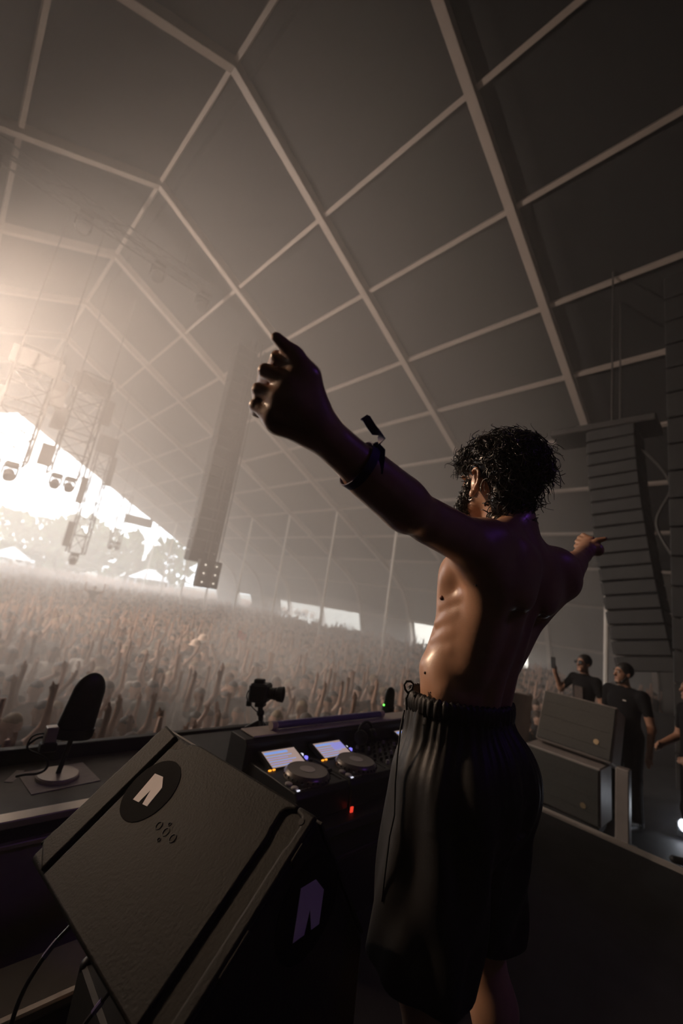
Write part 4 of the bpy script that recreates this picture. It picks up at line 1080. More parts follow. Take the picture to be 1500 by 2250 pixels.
for sx in (-1, 1):
    mb = MB(); mb.cyl((lb[0] + sx * 0.575, LY - 0.3, lb[2]), (lb[0] + sx * 0.575, LY - 0.3, lt_[2] + 0.3), 0.02, n=6); mb.build('rigging_rail', 'truss_dark', LA)
hang(LA, lb[0], LY, lt_[2], 0.8)
# cable and curtain drop beside it, with six round lamps at the foot
c0 = pyy(456, 1262, LY - 0.9); ctop = pyy(556, 775, LY - 0.9)
BL = empty('blinder_cluster', (c0[0], LY - 0.9, c0[2] - 0.45), 'cluster of six round lamps hanging under a dark cable drop', 'lamp cluster')
mb = MB(); mb.box((c0[0], LY - 0.9, c0[2]), (0.95, 0.22, 1.05), bev=0.03); mb.build('frame', 'array_black', BL)
for i in range(2):
    for j in range(3):
        p = np.array([c0[0] - 0.24 + 0.48 * i, LY - 1.03, c0[2] - 0.33 + 0.33 * j])
        mb = MB(); mb.lathe(p, [(0.06, -0.06), (0.125, 0.0), (0.125, 0.03), (0.115, 0.03), (0.05, -0.03)], axis=(0, -1, 0), n=18); hs = mb.build('reflector', 'truss_dark', BL, smooth=True)
        mb = MB(); mb.sphere(p + np.array([0.0, -0.01, 0.01]), 0.028, n=10, m=6); mb.build('bulb', 'blinder_lens', hs, smooth=True)
for k, dx in enumerate((-0.30, -0.12, 0.02, 0.16, 0.32)):
    mb = MB(); mb.cyl((c0[0] + dx, LY - 0.9, c0[2] + 0.4), (c0[0] + dx * 1.1, LY - 0.9, roof_z(c0[0]) + 0.1), 0.02 + 0.012 * (k % 2), n=6); mb.build('drop_cable', 'truss_dark', BL)
# right speaker hang, bent like a J
RXP = 10.8
rt, rb_ = pxx(1353, 958, RXP), pxx(1432, 1478, RXP)
RA = empty('speaker_hang', (RXP, rb_[1], rb_[2]), 'dark curved column of speaker cabinets at the right behind the guests', 'speaker hang', 'speaker columns hung from the roof')
nc = 18
tt = np.linspace(0, 1, nc + 1); ys = rt[1] + (rb_[1] - rt[1]) * tt ** 1.6; zs = rt[2] + (rb_[2] - rt[2]) * tt
for k in range(nc):
    p0 = np.array([RXP, ys[k], zs[k]]); p1 = np.array([RXP, ys[k + 1], zs[k + 1]]); d = p1 - p0; ln = np.linalg.norm(d)
    R_ = frame_from(np.array([0, -d[2], d[1]]) / ln * 1.0)
    up_k = -d / ln; fw = _n(np.array([0, up_k[2], -up_k[1]])); R_ = np.stack([np.array([1.0, 0, 0]), fw, up_k], 1)
    mb = MB(); mb.box((p0 + p1) / 2, (1.15, 0.95, ln * 0.93), rot=R_, bev=0.02); c_ = mb.build('cabinet', 'array_black', RA)
    mb = MB(); mb.box((p0 + p1) / 2 + fw * 0.49, (1.05, 0.03, ln * 0.8), rot=R_); mb.build('grille', 'array_grille', c_)
mb = MB(); mb.box((RXP, rt[1] + 0.25, rt[2] + 0.12), (1.0, 2.2, 0.16), bev=0.02); mb.build('fly_bar', 'truss_dark', RA)
hang(RA, RXP, rt[1], rt[2] + 0.2, 0.8)
mb = MB(); mb.tube(spline([np.array([RXP - 0.4, ys[2] - 0.55, zs[2]]), np.array([RXP - 0.4, ys[6] - 0.95, zs[5]]), np.array([RXP - 0.4, ys[9] - 0.6, zs[8]]), np.array([RXP - 0.4, ys[11] - 1.0, zs[12]]), np.array([RXP - 0.4, ys[15] - 0.65, zs[15]])], 40), 0.03, n=6); mb.build('cable', 'truss_dark', RA, smooth=True)
# stacked screen wall at the far right edge
wy = pxx(1472, 1150, 8.6)[1]
SW = empty('screen_wall', (8.6, wy - 1.0, 0), 'dark stacked panel wall at the right frame edge', 'screen wall')
for k in range(18):
    mb = MB(); mb.box((8.6, wy - 1.0, 0.27 + 0.5 * k), (0.14, 2.0, 0.47), bev=0.01); mb.build('panel', 'array_black', SW)
for yy in (wy - 0.05, wy - 1.95):
    mb = MB(); mb.box((8.72, yy, 4.55), (0.08, 0.08, 9.0)); mb.build('upright', 'truss_dark', SW)

# hung lamps; the flood, key and guest lamps are added out of view
def hung_lamp(name, fp, aim, label, lens_col, lens_str, energy, size, mname, soft=0.14, blend=0.5):
    fp = np.asarray(fp, float); e = empty(name, fp - np.array([0, 0, 0.3]), label, 'lamp'); fdv = _n(np.asarray(aim, float) - fp)
    mb = MB(); mb.lathe(fp - fdv * 0.3, [(0.08, 0), (0.16, 0.08), (0.18, 0.45), (0.16, 0.46), (0.14, 0.40)], axis=fdv, n=18); mb.build('housing', 'truss_dark', e, smooth=True)
    mat(mname, (0.9, 0.85, 0.8), 0.2, var=0, emit=lens_col, estr=lens_str)
    mb = MB(); mb.lathe(fp - fdv * 0.3, [(0.13, 0.40), (0.13, 0.41), (0.001, 0.42)], axis=fdv, n=18); mb.build('lens', mname, e, smooth=True)
    mb = MB(); mb.cyl(fp, (fp[0], fp[1], roof_z(fp[0]) + 0.14), 0.03, n=8); mb.build('drop_pole', 'truss_dark', e)
    lamp(name + '_beam', 'SPOT', fp + fdv * 0.2, energy, lens_col, aim=aim, spot_size=size, spot_blend=blend, shadow_soft_size=soft)
fl_p = pyy(-465, 610, 13.5)
hung_lamp('added_haze_flood', fl_p, fl_p + np.array([3.0, 0.6, -0.35]), 'warm white floodlight added out of view at the left to light the haze', (1.0, 0.80, 0.66), 8.0, 8800.0, math.radians(168), 'added_flood_lens', blend=0.7)  # unseen flood added so the haze brightens towards the left
hung_lamp('purple_spotlight', (3.2, -3.5, 6.0), (1.2, 0.5, 1.6), 'purple spotlight hung behind the performer', (0.35, 0.10, 1.0), 3.0, 38.0, math.radians(36), 'spot_lens_purple')
hung_lamp('added_key_lamp', (-5.0, 13.5, 7.6), (1.06, 0.52, 2.02), 'narrow warm key lamp added out of view to brighten the performer', (1.0, 0.66, 0.43), 8.0, 19000.0, math.radians(6.6), 'added_key_lens', soft=1.0)  # unseen narrow lamp added to lift the performer's flank
hung_lamp('added_guest_lamp', (-2.6, 10.0, 8.2), (6.5, 1.4, 1.45), 'amber lamp added out of view to brighten the guests', (1.0, 0.58, 0.34), 6.0, 1100.0, math.radians(11), 'added_guest_lens')  # unseen lamp added to warm the guests' faces
# ------------------------------------------------------------------ people: bodies built from one smooth surface
mat('skin_guest', (0.36, 0.19, 0.12), 0.5, var=0.1, scale=20)
mat('hair_dark', (0.012, 0.010, 0.009), 0.5, var=0.2, scale=40)
mat('tshirt_black', (0.006, 0.006, 0.007), 0.9, var=0.2, scale=10, spec=0.15)
mat('trousers_black', (0.006, 0.006, 0.007), 0.9, var=0.2, scale=8, spec=0.15)
mat('shoe_black', (0.015, 0.015, 0.016), 0.5, var=0.1)
mat('shoe_white', (0.7, 0.7, 0.7), 0.5, var=0.05)
mat('glass_dark', (0.01, 0.01, 0.012), 0.1, var=0)
mat('eye_white', (0.6, 0.57, 0.54), 0.3, var=0)
mat('lip', (0.30, 0.12, 0.09), 0.5, var=0.05)
def human(res, armL, armR, yaw=0.0, pitch=0.0, girth=1.0, hands=True, lo_cut=0.0, legs=True, head_tilt=0.0):
    """standing figure facing +Y, 1.74 m; arm* = (elbow, wrist, hand tip) as local points. returns verts, quads"""
    pts = np.array(list(armL) + list(armR))
    lo = np.minimum(pts.min(0), [-0.30, -0.22, 0]) - 0.09; hi = np.maximum(pts.max(0), [0.30, 0.30, 1.76]) + 0.09
    lo[2] = max(lo[2], -0.05)
    g = SDF(lo, hi, res); w_ = girth
    g.ell((0, 0.0, 0.98), (0.165 * w_, 0.115 * w_, 0.13), 0.04); g.ell((0, 0.01, 1.12), (0.145 * w_, 0.11 * w_, 0.17), 0.05)
    g.ell((0, 0.0, 1.28), (0.165 * w_, 0.115 * w_, 0.17), 0.05); g.cone((-0.165 * w_, -0.01, 1.405), (0.165 * w_, -0.01, 1.405), 0.062, k=0.06)
    g.cone((0, -0.01, 1.42), (0, 0.015, 1.54), 0.058 * (0.5 + w_ / 2), 0.054, 0.03)
    for (a, sx) in ((armL, -1), (armR, 1)):
        s0 = np.array([sx * 0.185 * w_, -0.01, 1.40]); e, wr, tip = [np.asarray(p, float) for p in a]
        g.cone(s0, e, 0.056 * (0.6 + 0.4 * w_), 0.042, 0.04); g.cone(e, wr, 0.042, 0.029, 0.02)
        d = tip - wr; ln = np.linalg.norm(d); d = d / max(ln, 1e-6)
        sdv = np.cross(d, [0.25, 1.0, 0.1]); sdv = _n(sdv)
        if res > 0.02 or not hands:
            g.cone(wr, tip, 0.034, 0.024, 0.02)
        else:
            pc = wr + d * ln * 0.45
            g.cone(wr, pc, 0.029, 0.034, 0.02)
            for k, (off, l_) in enumerate(((-0.030, 0.92), (-0.010, 1.0), (0.010, 0.95), (0.028, 0.8))):
                m_ = pc + sdv * off * 0.8 + d * ln * 0.12; g.cone(pc, m_, 0.022, 0.012, 0.01); g.cone(m_, wr + d * ln * l_ + sdv * off, 0.0115, 0.009, 0.006)
            g.cone(wr + d * ln * 0.15, wr + d * ln * 0.62 - sdv * 0.058, 0.016, 0.011, 0.012)
    if legs:
        for sx in (-1, 1):
            h_ = np.array([sx * 0.085 * w_, 0, 0.93]); k_ = np.array([sx * 0.10 * w_, 0.02, 0.50]); a_ = np.array([sx * 0.11 * w_, -0.02, 0.09])
            g.cone(h_, k_, 0.092 * w_, 0.066 * w_, 0.03); g.cone(k_, a_, 0.068 * w_, 0.052 * w_, 0.03)
            g.cone(a_ + (0, -0.03, -0.045), a_ + (sx * 0.03, 0.17, -0.052), 0.042, 0.034, 0.03)
    HF = frame_from((math.sin(yaw), math.cos(yaw), math.sin(pitch))); HC = np.array([0.0, 0.02, 1.625])
    def h(r, f_, u): return HC + HF @ np.array([r, f_, u])
    g.ell(h(0, -0.01, 0.025), (0.076, 0.095, 0.088), 0.02, rot=HF); g.ell(h(0, 0.03, -0.045), (0.060, 0.062, 0.075), 0.03, rot=HF)
    if res <= 0.02:
        g.cone(h(0, 0.090, 0.012), h(0, 0.112, -0.03), 0.010, 0.015, 0.012)
        g.cone(h(-0.022, 0.088, -0.064), h(0.022, 0.088, -0.064), 0.010, k=0.012); g.cone(h(-0.02, 0.076, -0.10), h(0.02, 0.076, -0.10), 0.02, k=0.02)
        for sx in (-1, 1):
            g.ell(h(sx * 0.031, 0.096, 0.004), (0.016, 0.012, 0.011), 0.01, sub=True); g.cone(h(sx * 0.012, 0.094, 0.026), h(sx * 0.05, 0.080, 0.026), 0.008, 0.007, 0.012)
            g.ell(h(sx * 0.080, -0.012, -0.012), (0.010, 0.018, 0.032), 0.008, rot=HF)
    v, q = g.mesh()
    return smooth_verts(v, q, 1, 0.35), q, h, HF
def zones(v, q, hfun, HF, armL, armR, girth=1.0, sleeve=0.16, trouser_top=1.0):
    """0 skin, 1 shirt, 2 trousers, 3 hair, 4 shoes by where a face lies"""
    c = v[q].mean(1); z = c[:, 2]; mi = np.zeros(len(q), np.int32)
    mi[z < trouser_top] = 2; mi[z < 0.10] = 4
    HC = hfun(0, 0, 0); loc = (c - HC) @ HF
    head = np.linalg.norm(c - (HC + np.array([0, 0, 0.0])), axis=1) < 0.165
    head &= z > 1.49
    tors = (z >= trouser_top) & (z < 1.475) & (np.abs(c[:, 0]) < 0.25 * girth)
    mi[tors] = 1
    for a, sx in ((armL, -1), (armR, 1)):
        s0 = np.array([sx * 0.185 * girth, -0.01, 1.40]); e, wr, tip = [np.asarray(p, float) for p in a]
        d = e - s0; t = ((c - s0) @ d) / (d @ d); dist = np.linalg.norm(c - s0 - np.clip(t, 0, 1)[:, None] * d, axis=1)
        mi[(dist < 0.085) & (t > 0) & (t * np.linalg.norm(d) < sleeve)] = 1
        mi[(dist < 0.085) & (t * np.linalg.norm(d) >= sleeve)] = 0
        d2 = tip - e; t2 = np.clip(((c - e) @ d2) / (d2 @ d2), 0, 1); dist2 = np.linalg.norm(c - e - t2[:, None] * d2, axis=1)
        dw = wr - e; t3 = np.clip(((c - e) @ dw) / (dw @ dw), 0, 1); dist3 = np.linalg.norm(c - e - t3[:, None] * dw, axis=1)
        mi[np.minimum(dist2, dist3) < 0.07] = 0
    mi[head] = 0
    return mi, loc, head
# --- guests at the side of the stage
def guest(pos, az, armL, armR, label, yaw=0.0, girth=1.0, glasses=False, hair_u=0.045, beard=False, height=1.0, lowcut=False):
    sc = height
    v, q, h, HF = human(0.012, armL, armR, yaw=yaw, girth=girth)
    mi, loc, head = zones(v, q, h, HF, armL, armR, girth, sleeve=0.20)
    Rz = rotz(-az)
    me = mesh_np('person', (v * sc) @ Rz.T, q, ['skin_guest', 'tshirt_black', 'trousers_black', 'hair_dark', 'shoe_black'], mi)
    o = link_mesh('person', me, None, pos); tag(o, label, 'person', 'guests at the side of the stage')
    def W(p): return np.asarray(pos) + Rz @ (np.asarray(p, float) * sc)
    g = SDF(h(0, 0, 0) - 0.16, h(0, 0, 0) + 0.16, 0.008)
    g.ell(h(0, -0.018, 0.036), (0.086, 0.102, 0.094), 0.01, rot=HF)
    g.ell(h(0, 0.098, -0.015), (0.085, 0.075, 0.078), 0.015, rot=HF, sub=True); g.ell(h(0, 0.03, -0.09), (0.12, 0.085, 0.085), 0.02, rot=HF, sub=True)
    hv_, hq_ = g.mesh(); mb = MB(); mb.add([W(p) for p in hv_], hq_.tolist()); mb.build('hair', 'hair_dark', o, smooth='all')
    for sx in (-1, 1):
        if not glasses:
            mb = MB(); mb.sphere(W(h(sx * 0.031, 0.082, 0.004)), 0.011 * sc, n=10, m=6); e_ = mb.build('eye', 'eye_white', o, smooth=True)
            mb = MB(); mb.sphere(W(h(sx * 0.031, 0.0905, 0.004)), 0.005 * sc, n=8, m=5); mb.build('pupil', 'hair_dark', e_, smooth=True)
        mb = MB(); mb.tube([W(h(sx * 0.014, 0.102, 0.030)), W(h(sx * 0.032, 0.099, 0.036)), W(h(sx * 0.052, 0.086, 0.030))], 0.0045, n=6); mb.build('eyebrow', 'hair_dark', o, smooth=True)
    mb = MB(); mb.tube([W(h(x, 0.098 - x * x * 14, -0.064)) for x in (-0.024, -0.012, 0, 0.012, 0.024)], 0.006, n=8); mb.build('mouth', 'lip', o, smooth=True)
    if glasses:
        mb = MB()
        for sx in (-1, 1): mb.box(W(h(sx * 0.036, 0.108, 0.006)), (0.056, 0.006, 0.040), rot=Rz @ HF, bev=0.002)
        mb.tube([W(h(-0.064, 0.10, 0.012)), W(h(-0.082, 0.05, 0.012)), W(h(-0.084, -0.01, 0.006))], 0.003, n=6); mb.tube([W(h(0.064, 0.10, 0.012)), W(h(0.082, 0.05, 0.012)), W(h(0.084, -0.01, 0.006))], 0.003, n=6)
        mb.build('sunglasses', 'glass_dark', o)
    if beard:
        g = SDF(h(0, 0, -0.05) - 0.13, h(0, 0, -0.05) + 0.13, 0.008)
        for sx in (-1, 1): g.cone(h(sx * 0.066, 0.01, -0.04), h(sx * 0.048, 0.045, -0.092), 0.010, 0.016, 0.01); g.cone(h(sx * 0.048, 0.045, -0.092), h(0, 0.078, -0.115), 0.016, 0.018, 0.01)
        v_, q_ = g.mesh(); mb = MB(); mb.add([W(p) for p in v_], q_.tolist()); mb.build('beard', 'hair_dark', o, smooth='all')
    return o, W, h, HF, Rz
mat('lilac_pass', (0.45, 0.32, 0.62), 0.4, var=0.1, scale=30)
mat('print_brown', (0.045, 0.028, 0.02), 0.7, var=0.5, scale=60)
mat('logo_white', (0.55, 0.5, 0.45), 0.6, var=0.05)
mat('phone_black', (0.012, 0.012, 0.014), 0.3, var=0.1)
# guest filming with a phone held up in the right hand
gA = pxx(1284, 1475, 7.0); gA = np.array([7.0, gA[1], 0.0])
azA = math.radians(-68)
armR_a = [(0.345, 0.045, 1.20), (0.325, 0.20, 1.43), (0.310, 0.235, 1.555)]; armL_a = [(-0.255, -0.02, 1.12), (-0.22, 0.20, 1.02), (-0.15, 0.32, 1.0)]
oA, WA, hA, HFA, RzA = guest(gA, azA, armL_a, armR_a, 'guest in sunglasses and printed black t-shirt filming with a raised phone', glasses=True, yaw=0.12)
pc_ = WA((0.307, 0.262, 1.555))
PHO = empty('mobile_phone', pc_ - np.array([0, 0, 0.08]), 'dark mobile phone held up by the guest in sunglasses', 'phone')
mb = MB(); mb.box(pc_, (0.078, 0.010, 0.165), rot=RzA @ rotx(-0.12), bev=0.004); mb.build('phone_body', 'phone_black', PHO)
mb = MB(); mb.box(pc_ + RzA @ np.array([0.02, 0.008, 0.055]), (0.026, 0.004, 0.03), rot=RzA @ rotx(-0.12), bev=0.0015); mb.build('camera_bump', 'glass_dark', PHO)
mb = MB(); mb.box(WA((-0.01, 0.128, 1.22)), (0.13, 0.010, 0.17), rot=RzA @ rotx(-0.06)); mb.build('shirt_print', 'print_brown', oA)
# guest with a lanyard
gB = pxx(1372, 1500, 6.25); gB = np.array([6.25, gB[1], 0.0]); azB = math.radians(-62)
armL_b = [(-0.305, -0.02, 1.09), (-0.335, 0.06, 0.83), (-0.335, 0.085, 0.70)]; armR_b = [(0.29, -0.03, 1.10), (0.30, 0.05, 0.84), (0.29, 0.08, 0.70)]
oB, WB, hB, HFB, RzB = guest(gB, azB, armL_b, armR_b, 'bearded guest in plain black t-shirt with a lilac pass at the hip', girth=1.22, beard=True, yaw=0.25)
mb = MB(); mb.box(WB((0.09, 0.152, 1.02)), (0.055, 0.006, 0.16), rot=RzB); mb.build('hanging_pass', 'lilac_pass', oB)
mb = MB(); mb.box(WB((-0.10, 0.128, 1.33)), (0.04, 0.006, 0.012), rot=RzB @ rotx(-0.2)); mb.build('shirt_logo', 'logo_white', oB)
# guest half out of frame at the right edge
gC = pxx(1527, 1520, 5.7); gC = np.array([5.7, gC[1], 0.0]); azC = math.radians(-40)
armL_c = [(-0.275, -0.02, 1.12), (-0.24, 0.20, 1.00), (-0.17, 0.30, 0.98)]; armR_c = [(0.27, -0.02, 1.13), (0.22, 0.20, 1.02), (0.13, 0.30, 0.98)]
oC, WC, hC, HFC, RzC = guest(gC, azC, armL_c, armR_c, 'guest with folded forearm at the right edge, mostly out of frame', yaw=0.1)

# --- speaker stack at the side of the stage
mat('grille_grey', (0.045, 0.043, 0.036), 0.7, var=0.15, scale=60, bump=0.3, bscale=300)
mat('cabinet_grey', (0.30, 0.26, 0.235), 0.5, var=0.08, scale=10)
mat('badge_gold', (0.35, 0.26, 0.15), 0.4, metal=0.5, var=0.05)
def speaker(c, size, R_, label):
    e = empty('side_speaker', c - R_ @ np.array([0, 0, size[2] / 2]), label, 'loudspeaker', 'speakers stacked at the side of the stage')
    mb = MB(); mb.box(c, size, rot=R_, bev=0.012); mb.build('cabinet', 'cabinet_grey', e)
    fx = -size[0] / 2                                           # front faces local -x
    mb = MB(); mb.box(c + R_ @ np.array([fx - 0.008, 0, 0]), (0.018, size[1] - 0.03, size[2] - 0.03), rot=R_, bev=0.005); g_ = mb.build('grille', 'grille_grey', e)
    for k in range(3):
        mb = MB(); mb.box(c + R_ @ np.array([fx - 0.019, 0, size[2] * (-0.28 + 0.28 * k)]), (0.004, size[1] - 0.10, 0.012), rot=R_, bev=0.001); mb.build('grille_rib', 'grille_grey', g_)
    mb = MB(); mb.lathe(c + R_ @ np.array([fx - 0.017, -size[1] * 0.30, -size[2] * 0.22]), [(0.028, 0), (0.028, 0.005), (0.001, 0.006)], axis=R_ @ np.array([-1.0, 0, 0]), n=20); mb.build('badge', 'badge_gold', g_, smooth=True)
    for yy in (-1, 1):
        mb = MB(); mb.lathe(c + R_ @ np.array([fx - 0.0, yy * (size[1] / 2 - 0.025), -size[2] / 2 + 0.03]), [(0.012, 0), (0.012, 0.012), (0.001, 0.014)], axis=R_ @ np.array([-1.0, 0, 0]), n=12); mb.build('bolt', 'device_black', e, smooth=True)
    return e
# solved so that the fronts face the performer, the upper one tipped back
ub = rotz(math.radians(-4))
br = pz(1309, 1838, 0.0)
SP_W, SP_H = 0.80, 0.56
c1 = np.array([br[0] + 0.16, br[1] + SP_W / 2 - 0.06, SP_H / 2 + 0.10])
R1_ = ub @ roty(math.radians(-3))
STD = empty('speaker_plinth', (c1[0], c1[1], 0), 'low black plinth under the speaker stack', 'plinth')
mb = MB(); mb.box((c1[0] + 0.02, c1[1], 0.04), (0.34, SP_W - 0.08, 0.075), bev=0.006); mb.build('block', 'board_dark', STD)
speaker(c1, (0.35, SP_W, SP_H), R1_, 'lower grey speaker of the side stack, standing upright')
R2_ = ub @ roty(math.radians(-20))
R2_ = ub @ roty(math.radians(20))
c2 = np.array([c1[0] + 0.16, c1[1] - 0.08, 0.94])
speaker(c2, (0.30, SP_W, 0.58), R2_, 'upper grey speaker of the side stack, tipped back')
c3 = np.array([c1[0] + 0.15, c1[1] + 0.86, 0.58])
speaker(c3, (0.40, 0.60, 1.15), rotz(math.radians(-25)) @ roty(math.radians(4)), 'third speaker behind the stack, half hidden by the shorts')
PST = empty('grey_post', (c1[0] - 0.10, c1[1] - SP_W / 2 - 0.10, 0), 'short square grey post beside the lower speaker', 'post')
mb = MB(); mb.box((c1[0] - 0.08, c1[1] - SP_W / 2 - 0.16, 0.36), (0.12, 0.12, 0.70), bev=0.008); mb.build('column', 'cabinet_grey', PST)
mb = MB(); mb.box((c1[0] - 0.08, c1[1] - SP_W / 2 - 0.16, 0.006), (0.2, 0.2, 0.012)); mb.build('foot', 'cabinet_grey', PST)
# bright floor lamp at the right edge
fl = pz(1508, 1815, 0.14); 
FL = empty('floor_spotlight', np.array([fl[0], fl[1], 0.0]), 'small white floor spotlight shining at the right frame edge', 'lamp')
mat('lamp_lens', (0.9, 0.9, 0.9), 0.2, var=0, emit=(0.85, 0.9, 1.0), estr=30.0)
ld = _n(CAM - fl + np.array([0, 0.6, -1.0]))
mb = MB(); mb.lathe(fl - ld * 0.10, [(0.05, 0), (0.07, 0.02), (0.075, 0.13), (0.08, 0.135), (0.07, 0.14), (0.062, 0.12)], axis=ld, n=24); mb.build('housing', 'device_black', FL, smooth=True)
mb = MB(); mb.lathe(fl - ld * 0.10, [(0.060, 0.118), (0.060, 0.122), (0.001, 0.124)], axis=ld, n=24); mb.build('lens', 'lamp_lens', FL, smooth=True)
lamp('floor_spotlight_beam', 'SPOT', fl + ld * 0.06, 30.0, (0.8, 0.88, 1.0), aim=fl + np.array([-1.2, -1.1, 0.0]), spot_size=math.radians(70), spot_blend=0.8, shadow_soft_size=0.05)
mb = MB(); mb.tube([np.array([fl[0], fl[1] - 0.09, 0.14]), np.array([fl[0], fl[1] - 0.09, 0.01]), np.array([fl[0], fl[1] + 0.09, 0.01]), np.array([fl[0], fl[1] + 0.09, 0.14])], 0.008, n=6); mb.build('yoke', 'device_black', FL)
# trainers' pale stripes seen on the near guest's foot
mb = MB()
ftc = WB((-0.17, 0.02, 0.05))
for k in range(5):
    p = pz(1396 + 9 * k, 1812 - 3 * k, 0.075)
st_ = MB()
for k in range(5):
    st_.box(WB((-0.150, -0.02 + 0.035 * k, 0.075)), (0.085, 0.014, 0.018), rot=RzB @ rotz(0.3) @ roty(0.2))
st_.build('shoe_stripes', 'shoe_white', oB)['kind'] = 'stuff'
# ------------------------------------------------------------------ the crowd, the trees and what lies outside the gable
def random_mat(name, cols, rough=0.8):
    m = bpy.data.materials.new(name); m.use_nodes = True; nt = m.node_tree; b = nt.nodes['Principled BSDF']; b.inputs['Roughness'].default_value = rough
    oi = nt.nodes.new('ShaderNodeObjectInfo'); rp = nt.nodes.new('ShaderNodeValToRGB'); rp.color_ramp.interpolation = 'CONSTANT'
    while len(rp.color_ramp.elements) < len(cols): rp.color_ramp.elements.new(0.5)
    for i, c in enumerate(cols):
        rp.color_ramp.elements[i].position = i / len(cols); rp.color_ramp.elements[i].color = tuple(c) + (1,)
    nt.links.new(oi.outputs['Random'], rp.inputs['Fac']); nt.links.new(rp.outputs['Color'], b.inputs['Base Color']); MATS[name] = m
SHIRTS = [(0.02, 0.02, 0.022), (0.10, 0.09, 0.085), (0.30, 0.27, 0.25), (0.03, 0.035, 0.05), (0.16, 0.10, 0.08), (0.05, 0.05, 0.05), (0.5, 0.46, 0.42), (0.12, 0.12, 0.10)]
random_mat('crowd_shirt', SHIRTS)
random_mat('crowd_skin', [(0.42, 0.25, 0.17), (0.34, 0.19, 0.12), (0.48, 0.30, 0.22), (0.25, 0.13, 0.08)], 0.55)
random_mat('crowd_hair', [(0.03, 0.02, 0.015), (0.10, 0.06, 0.035), (0.015, 0.013, 0.012), (0.22, 0.15, 0.08), (0.05, 0.03, 0.02)], 0.6)
for i, c in enumerate(SHIRTS[:6]): mat('far_shirt_%d' % i, c, 0.85, var=0)
mat('far_skin', (0.40, 0.24, 0.17), 0.6, var=0); mat('far_hair', (0.05, 0.032, 0.022), 0.7, var=0)
UPR = [(0.27, 0.08, 1.62), (0.25, 0.10, 1.88), (0.25, 0.11, 2.05)]; UPL = [(-x, y, z) for x, y, z in UPR]
BENT_R = [(0.36, 0.06, 1.42), (0.33, 0.12, 1.67), (0.30, 0.14, 1.83)]; BENT_L = [(-x, y, z) for x, y, z in BENT_R]
DN_R = [(0.27, -0.02, 1.11), (0.26, 0.12, 0.90), (0.24, 0.16, 0.78)]; DN_L = [(-x, y, z) for x, y, z in DN_R]
PT_R = [(0.30, 0.18, 1.50), (0.26, 0.42, 1.62), (0.25, 0.58, 1.70)]; PT_L = [(-x, y, z) for x, y, z in PT_R]
HALF_R = [(0.28, 0.02, 1.16), (0.22, 0.22, 1.32), (0.18, 0.26, 1.46)]; HALF_L = [(-x, y, z) for x, y, z in HALF_R]
CLAP_R = [(0.28, 0.18, 1.52), (0.12, 0.25, 1.78), (0.06, 0.26, 1.93)]; CLAP_L = [(-x, y, z) for x, y, z in CLAP_R]
VAR = [(UPL, DN_R, 'left arm stretched up'), (DN_L, UPR, 'right arm stretched up'), (UPL, UPR, 'both arms stretched up'), (BENT_L, BENT_R, 'both arms bent and raised'),
       (DN_L, DN_R, 'arms down'), (DN_L, PT_R, 'right arm pointing at the stage'), (HALF_L, HALF_R, 'hands held at the chest'), (CLAP_L, CLAP_R, 'hands meeting above the head')]
crowd_me = []
for k, (aL, aR, nm) in enumerate(VAR):
    v, q, h, HF = human(0.0195, aL, aR, yaw=0.15 * ((k % 3) - 1))
    mi, loc, head = zones(v, q, h, HF, aL, aR, 1.0, sleeve=0.15 if k % 2 else 0.05)
    hairy = head & ((loc[:, 2] > 0.045) | (loc[:, 1] < -0.01) & (loc[:, 2] > -0.06))
    mi[hairy] = 3
    mi[mi == 4] = 2
    # a little volume for the hair
    vid = np.unique(q[hairy].ravel()); c_ = h(0, 0, 0); v[vid] += 0.012 * (v[vid] - c_) / np.linalg.norm(v[vid] - c_, axis=1)[:, None]
    crowd_me.append(mesh_np('crowd_person_%d' % k, v, q, ['crowd_skin', 'crowd_shirt', 'trousers_black', 'crowd_hair'], mi))
# where people stand
spots = []
y = 3.75
while y < 49.2:
    sp = 0.60 + 0.010 * max(0, y - 8)
    x = -13.0 + rnd.uniform(0, sp)
    while x < 26.2:
        px_, py_ = x + rnd.uniform(-.16, .16), y + rnd.uniform(-.18, .18)
        lim = 25.6 if py_ > 12 else 25.0
        if px_ < lim: spots.append((px_, py_))
        x += sp * rnd.uniform(0.9, 1.25)
    y += sp * 0.92
for _ in range(1300):
    spots.append((rnd.uniform(-12, 45), 50 + 45 * rnd.random() ** 1.3))
spots = [(a, b) for a, b in spots if not any((a - (RIDGE_X + HP[6][0])) ** 2 + (b - m_) ** 2 < 0.16 for m_ in RAFTER_Y) and not (abs(a - 3.1) < 0.45 and abs(b - 24.0) < 0.45)]
def to_px(p):
    c = CAM_R.T @ (np.asarray(p, float) - CAM); return (CX + F_PX * c[0] / -c[2], CY - F_PX * c[1] / -c[2], -c[2])
near = []
for i, (x, y) in enumerate(spots):
    X, Y_, D_ = to_px((x, y, GROUND_Z + 1.62))
    if D_ > 0.5 and -30 < X < 1530 and Y_ < 1668 and not (900 < X < 1145) and not (520 < X < 900 and Y_ > 1600) and not (X > 1145 and Y_ > 1500) and not (X < 520 and Y_ > 1700 - 0.12 * X):
        near.append((D_, i))
near.sort(); chosen = set(i for _, i in near[:296])
cnt = 0
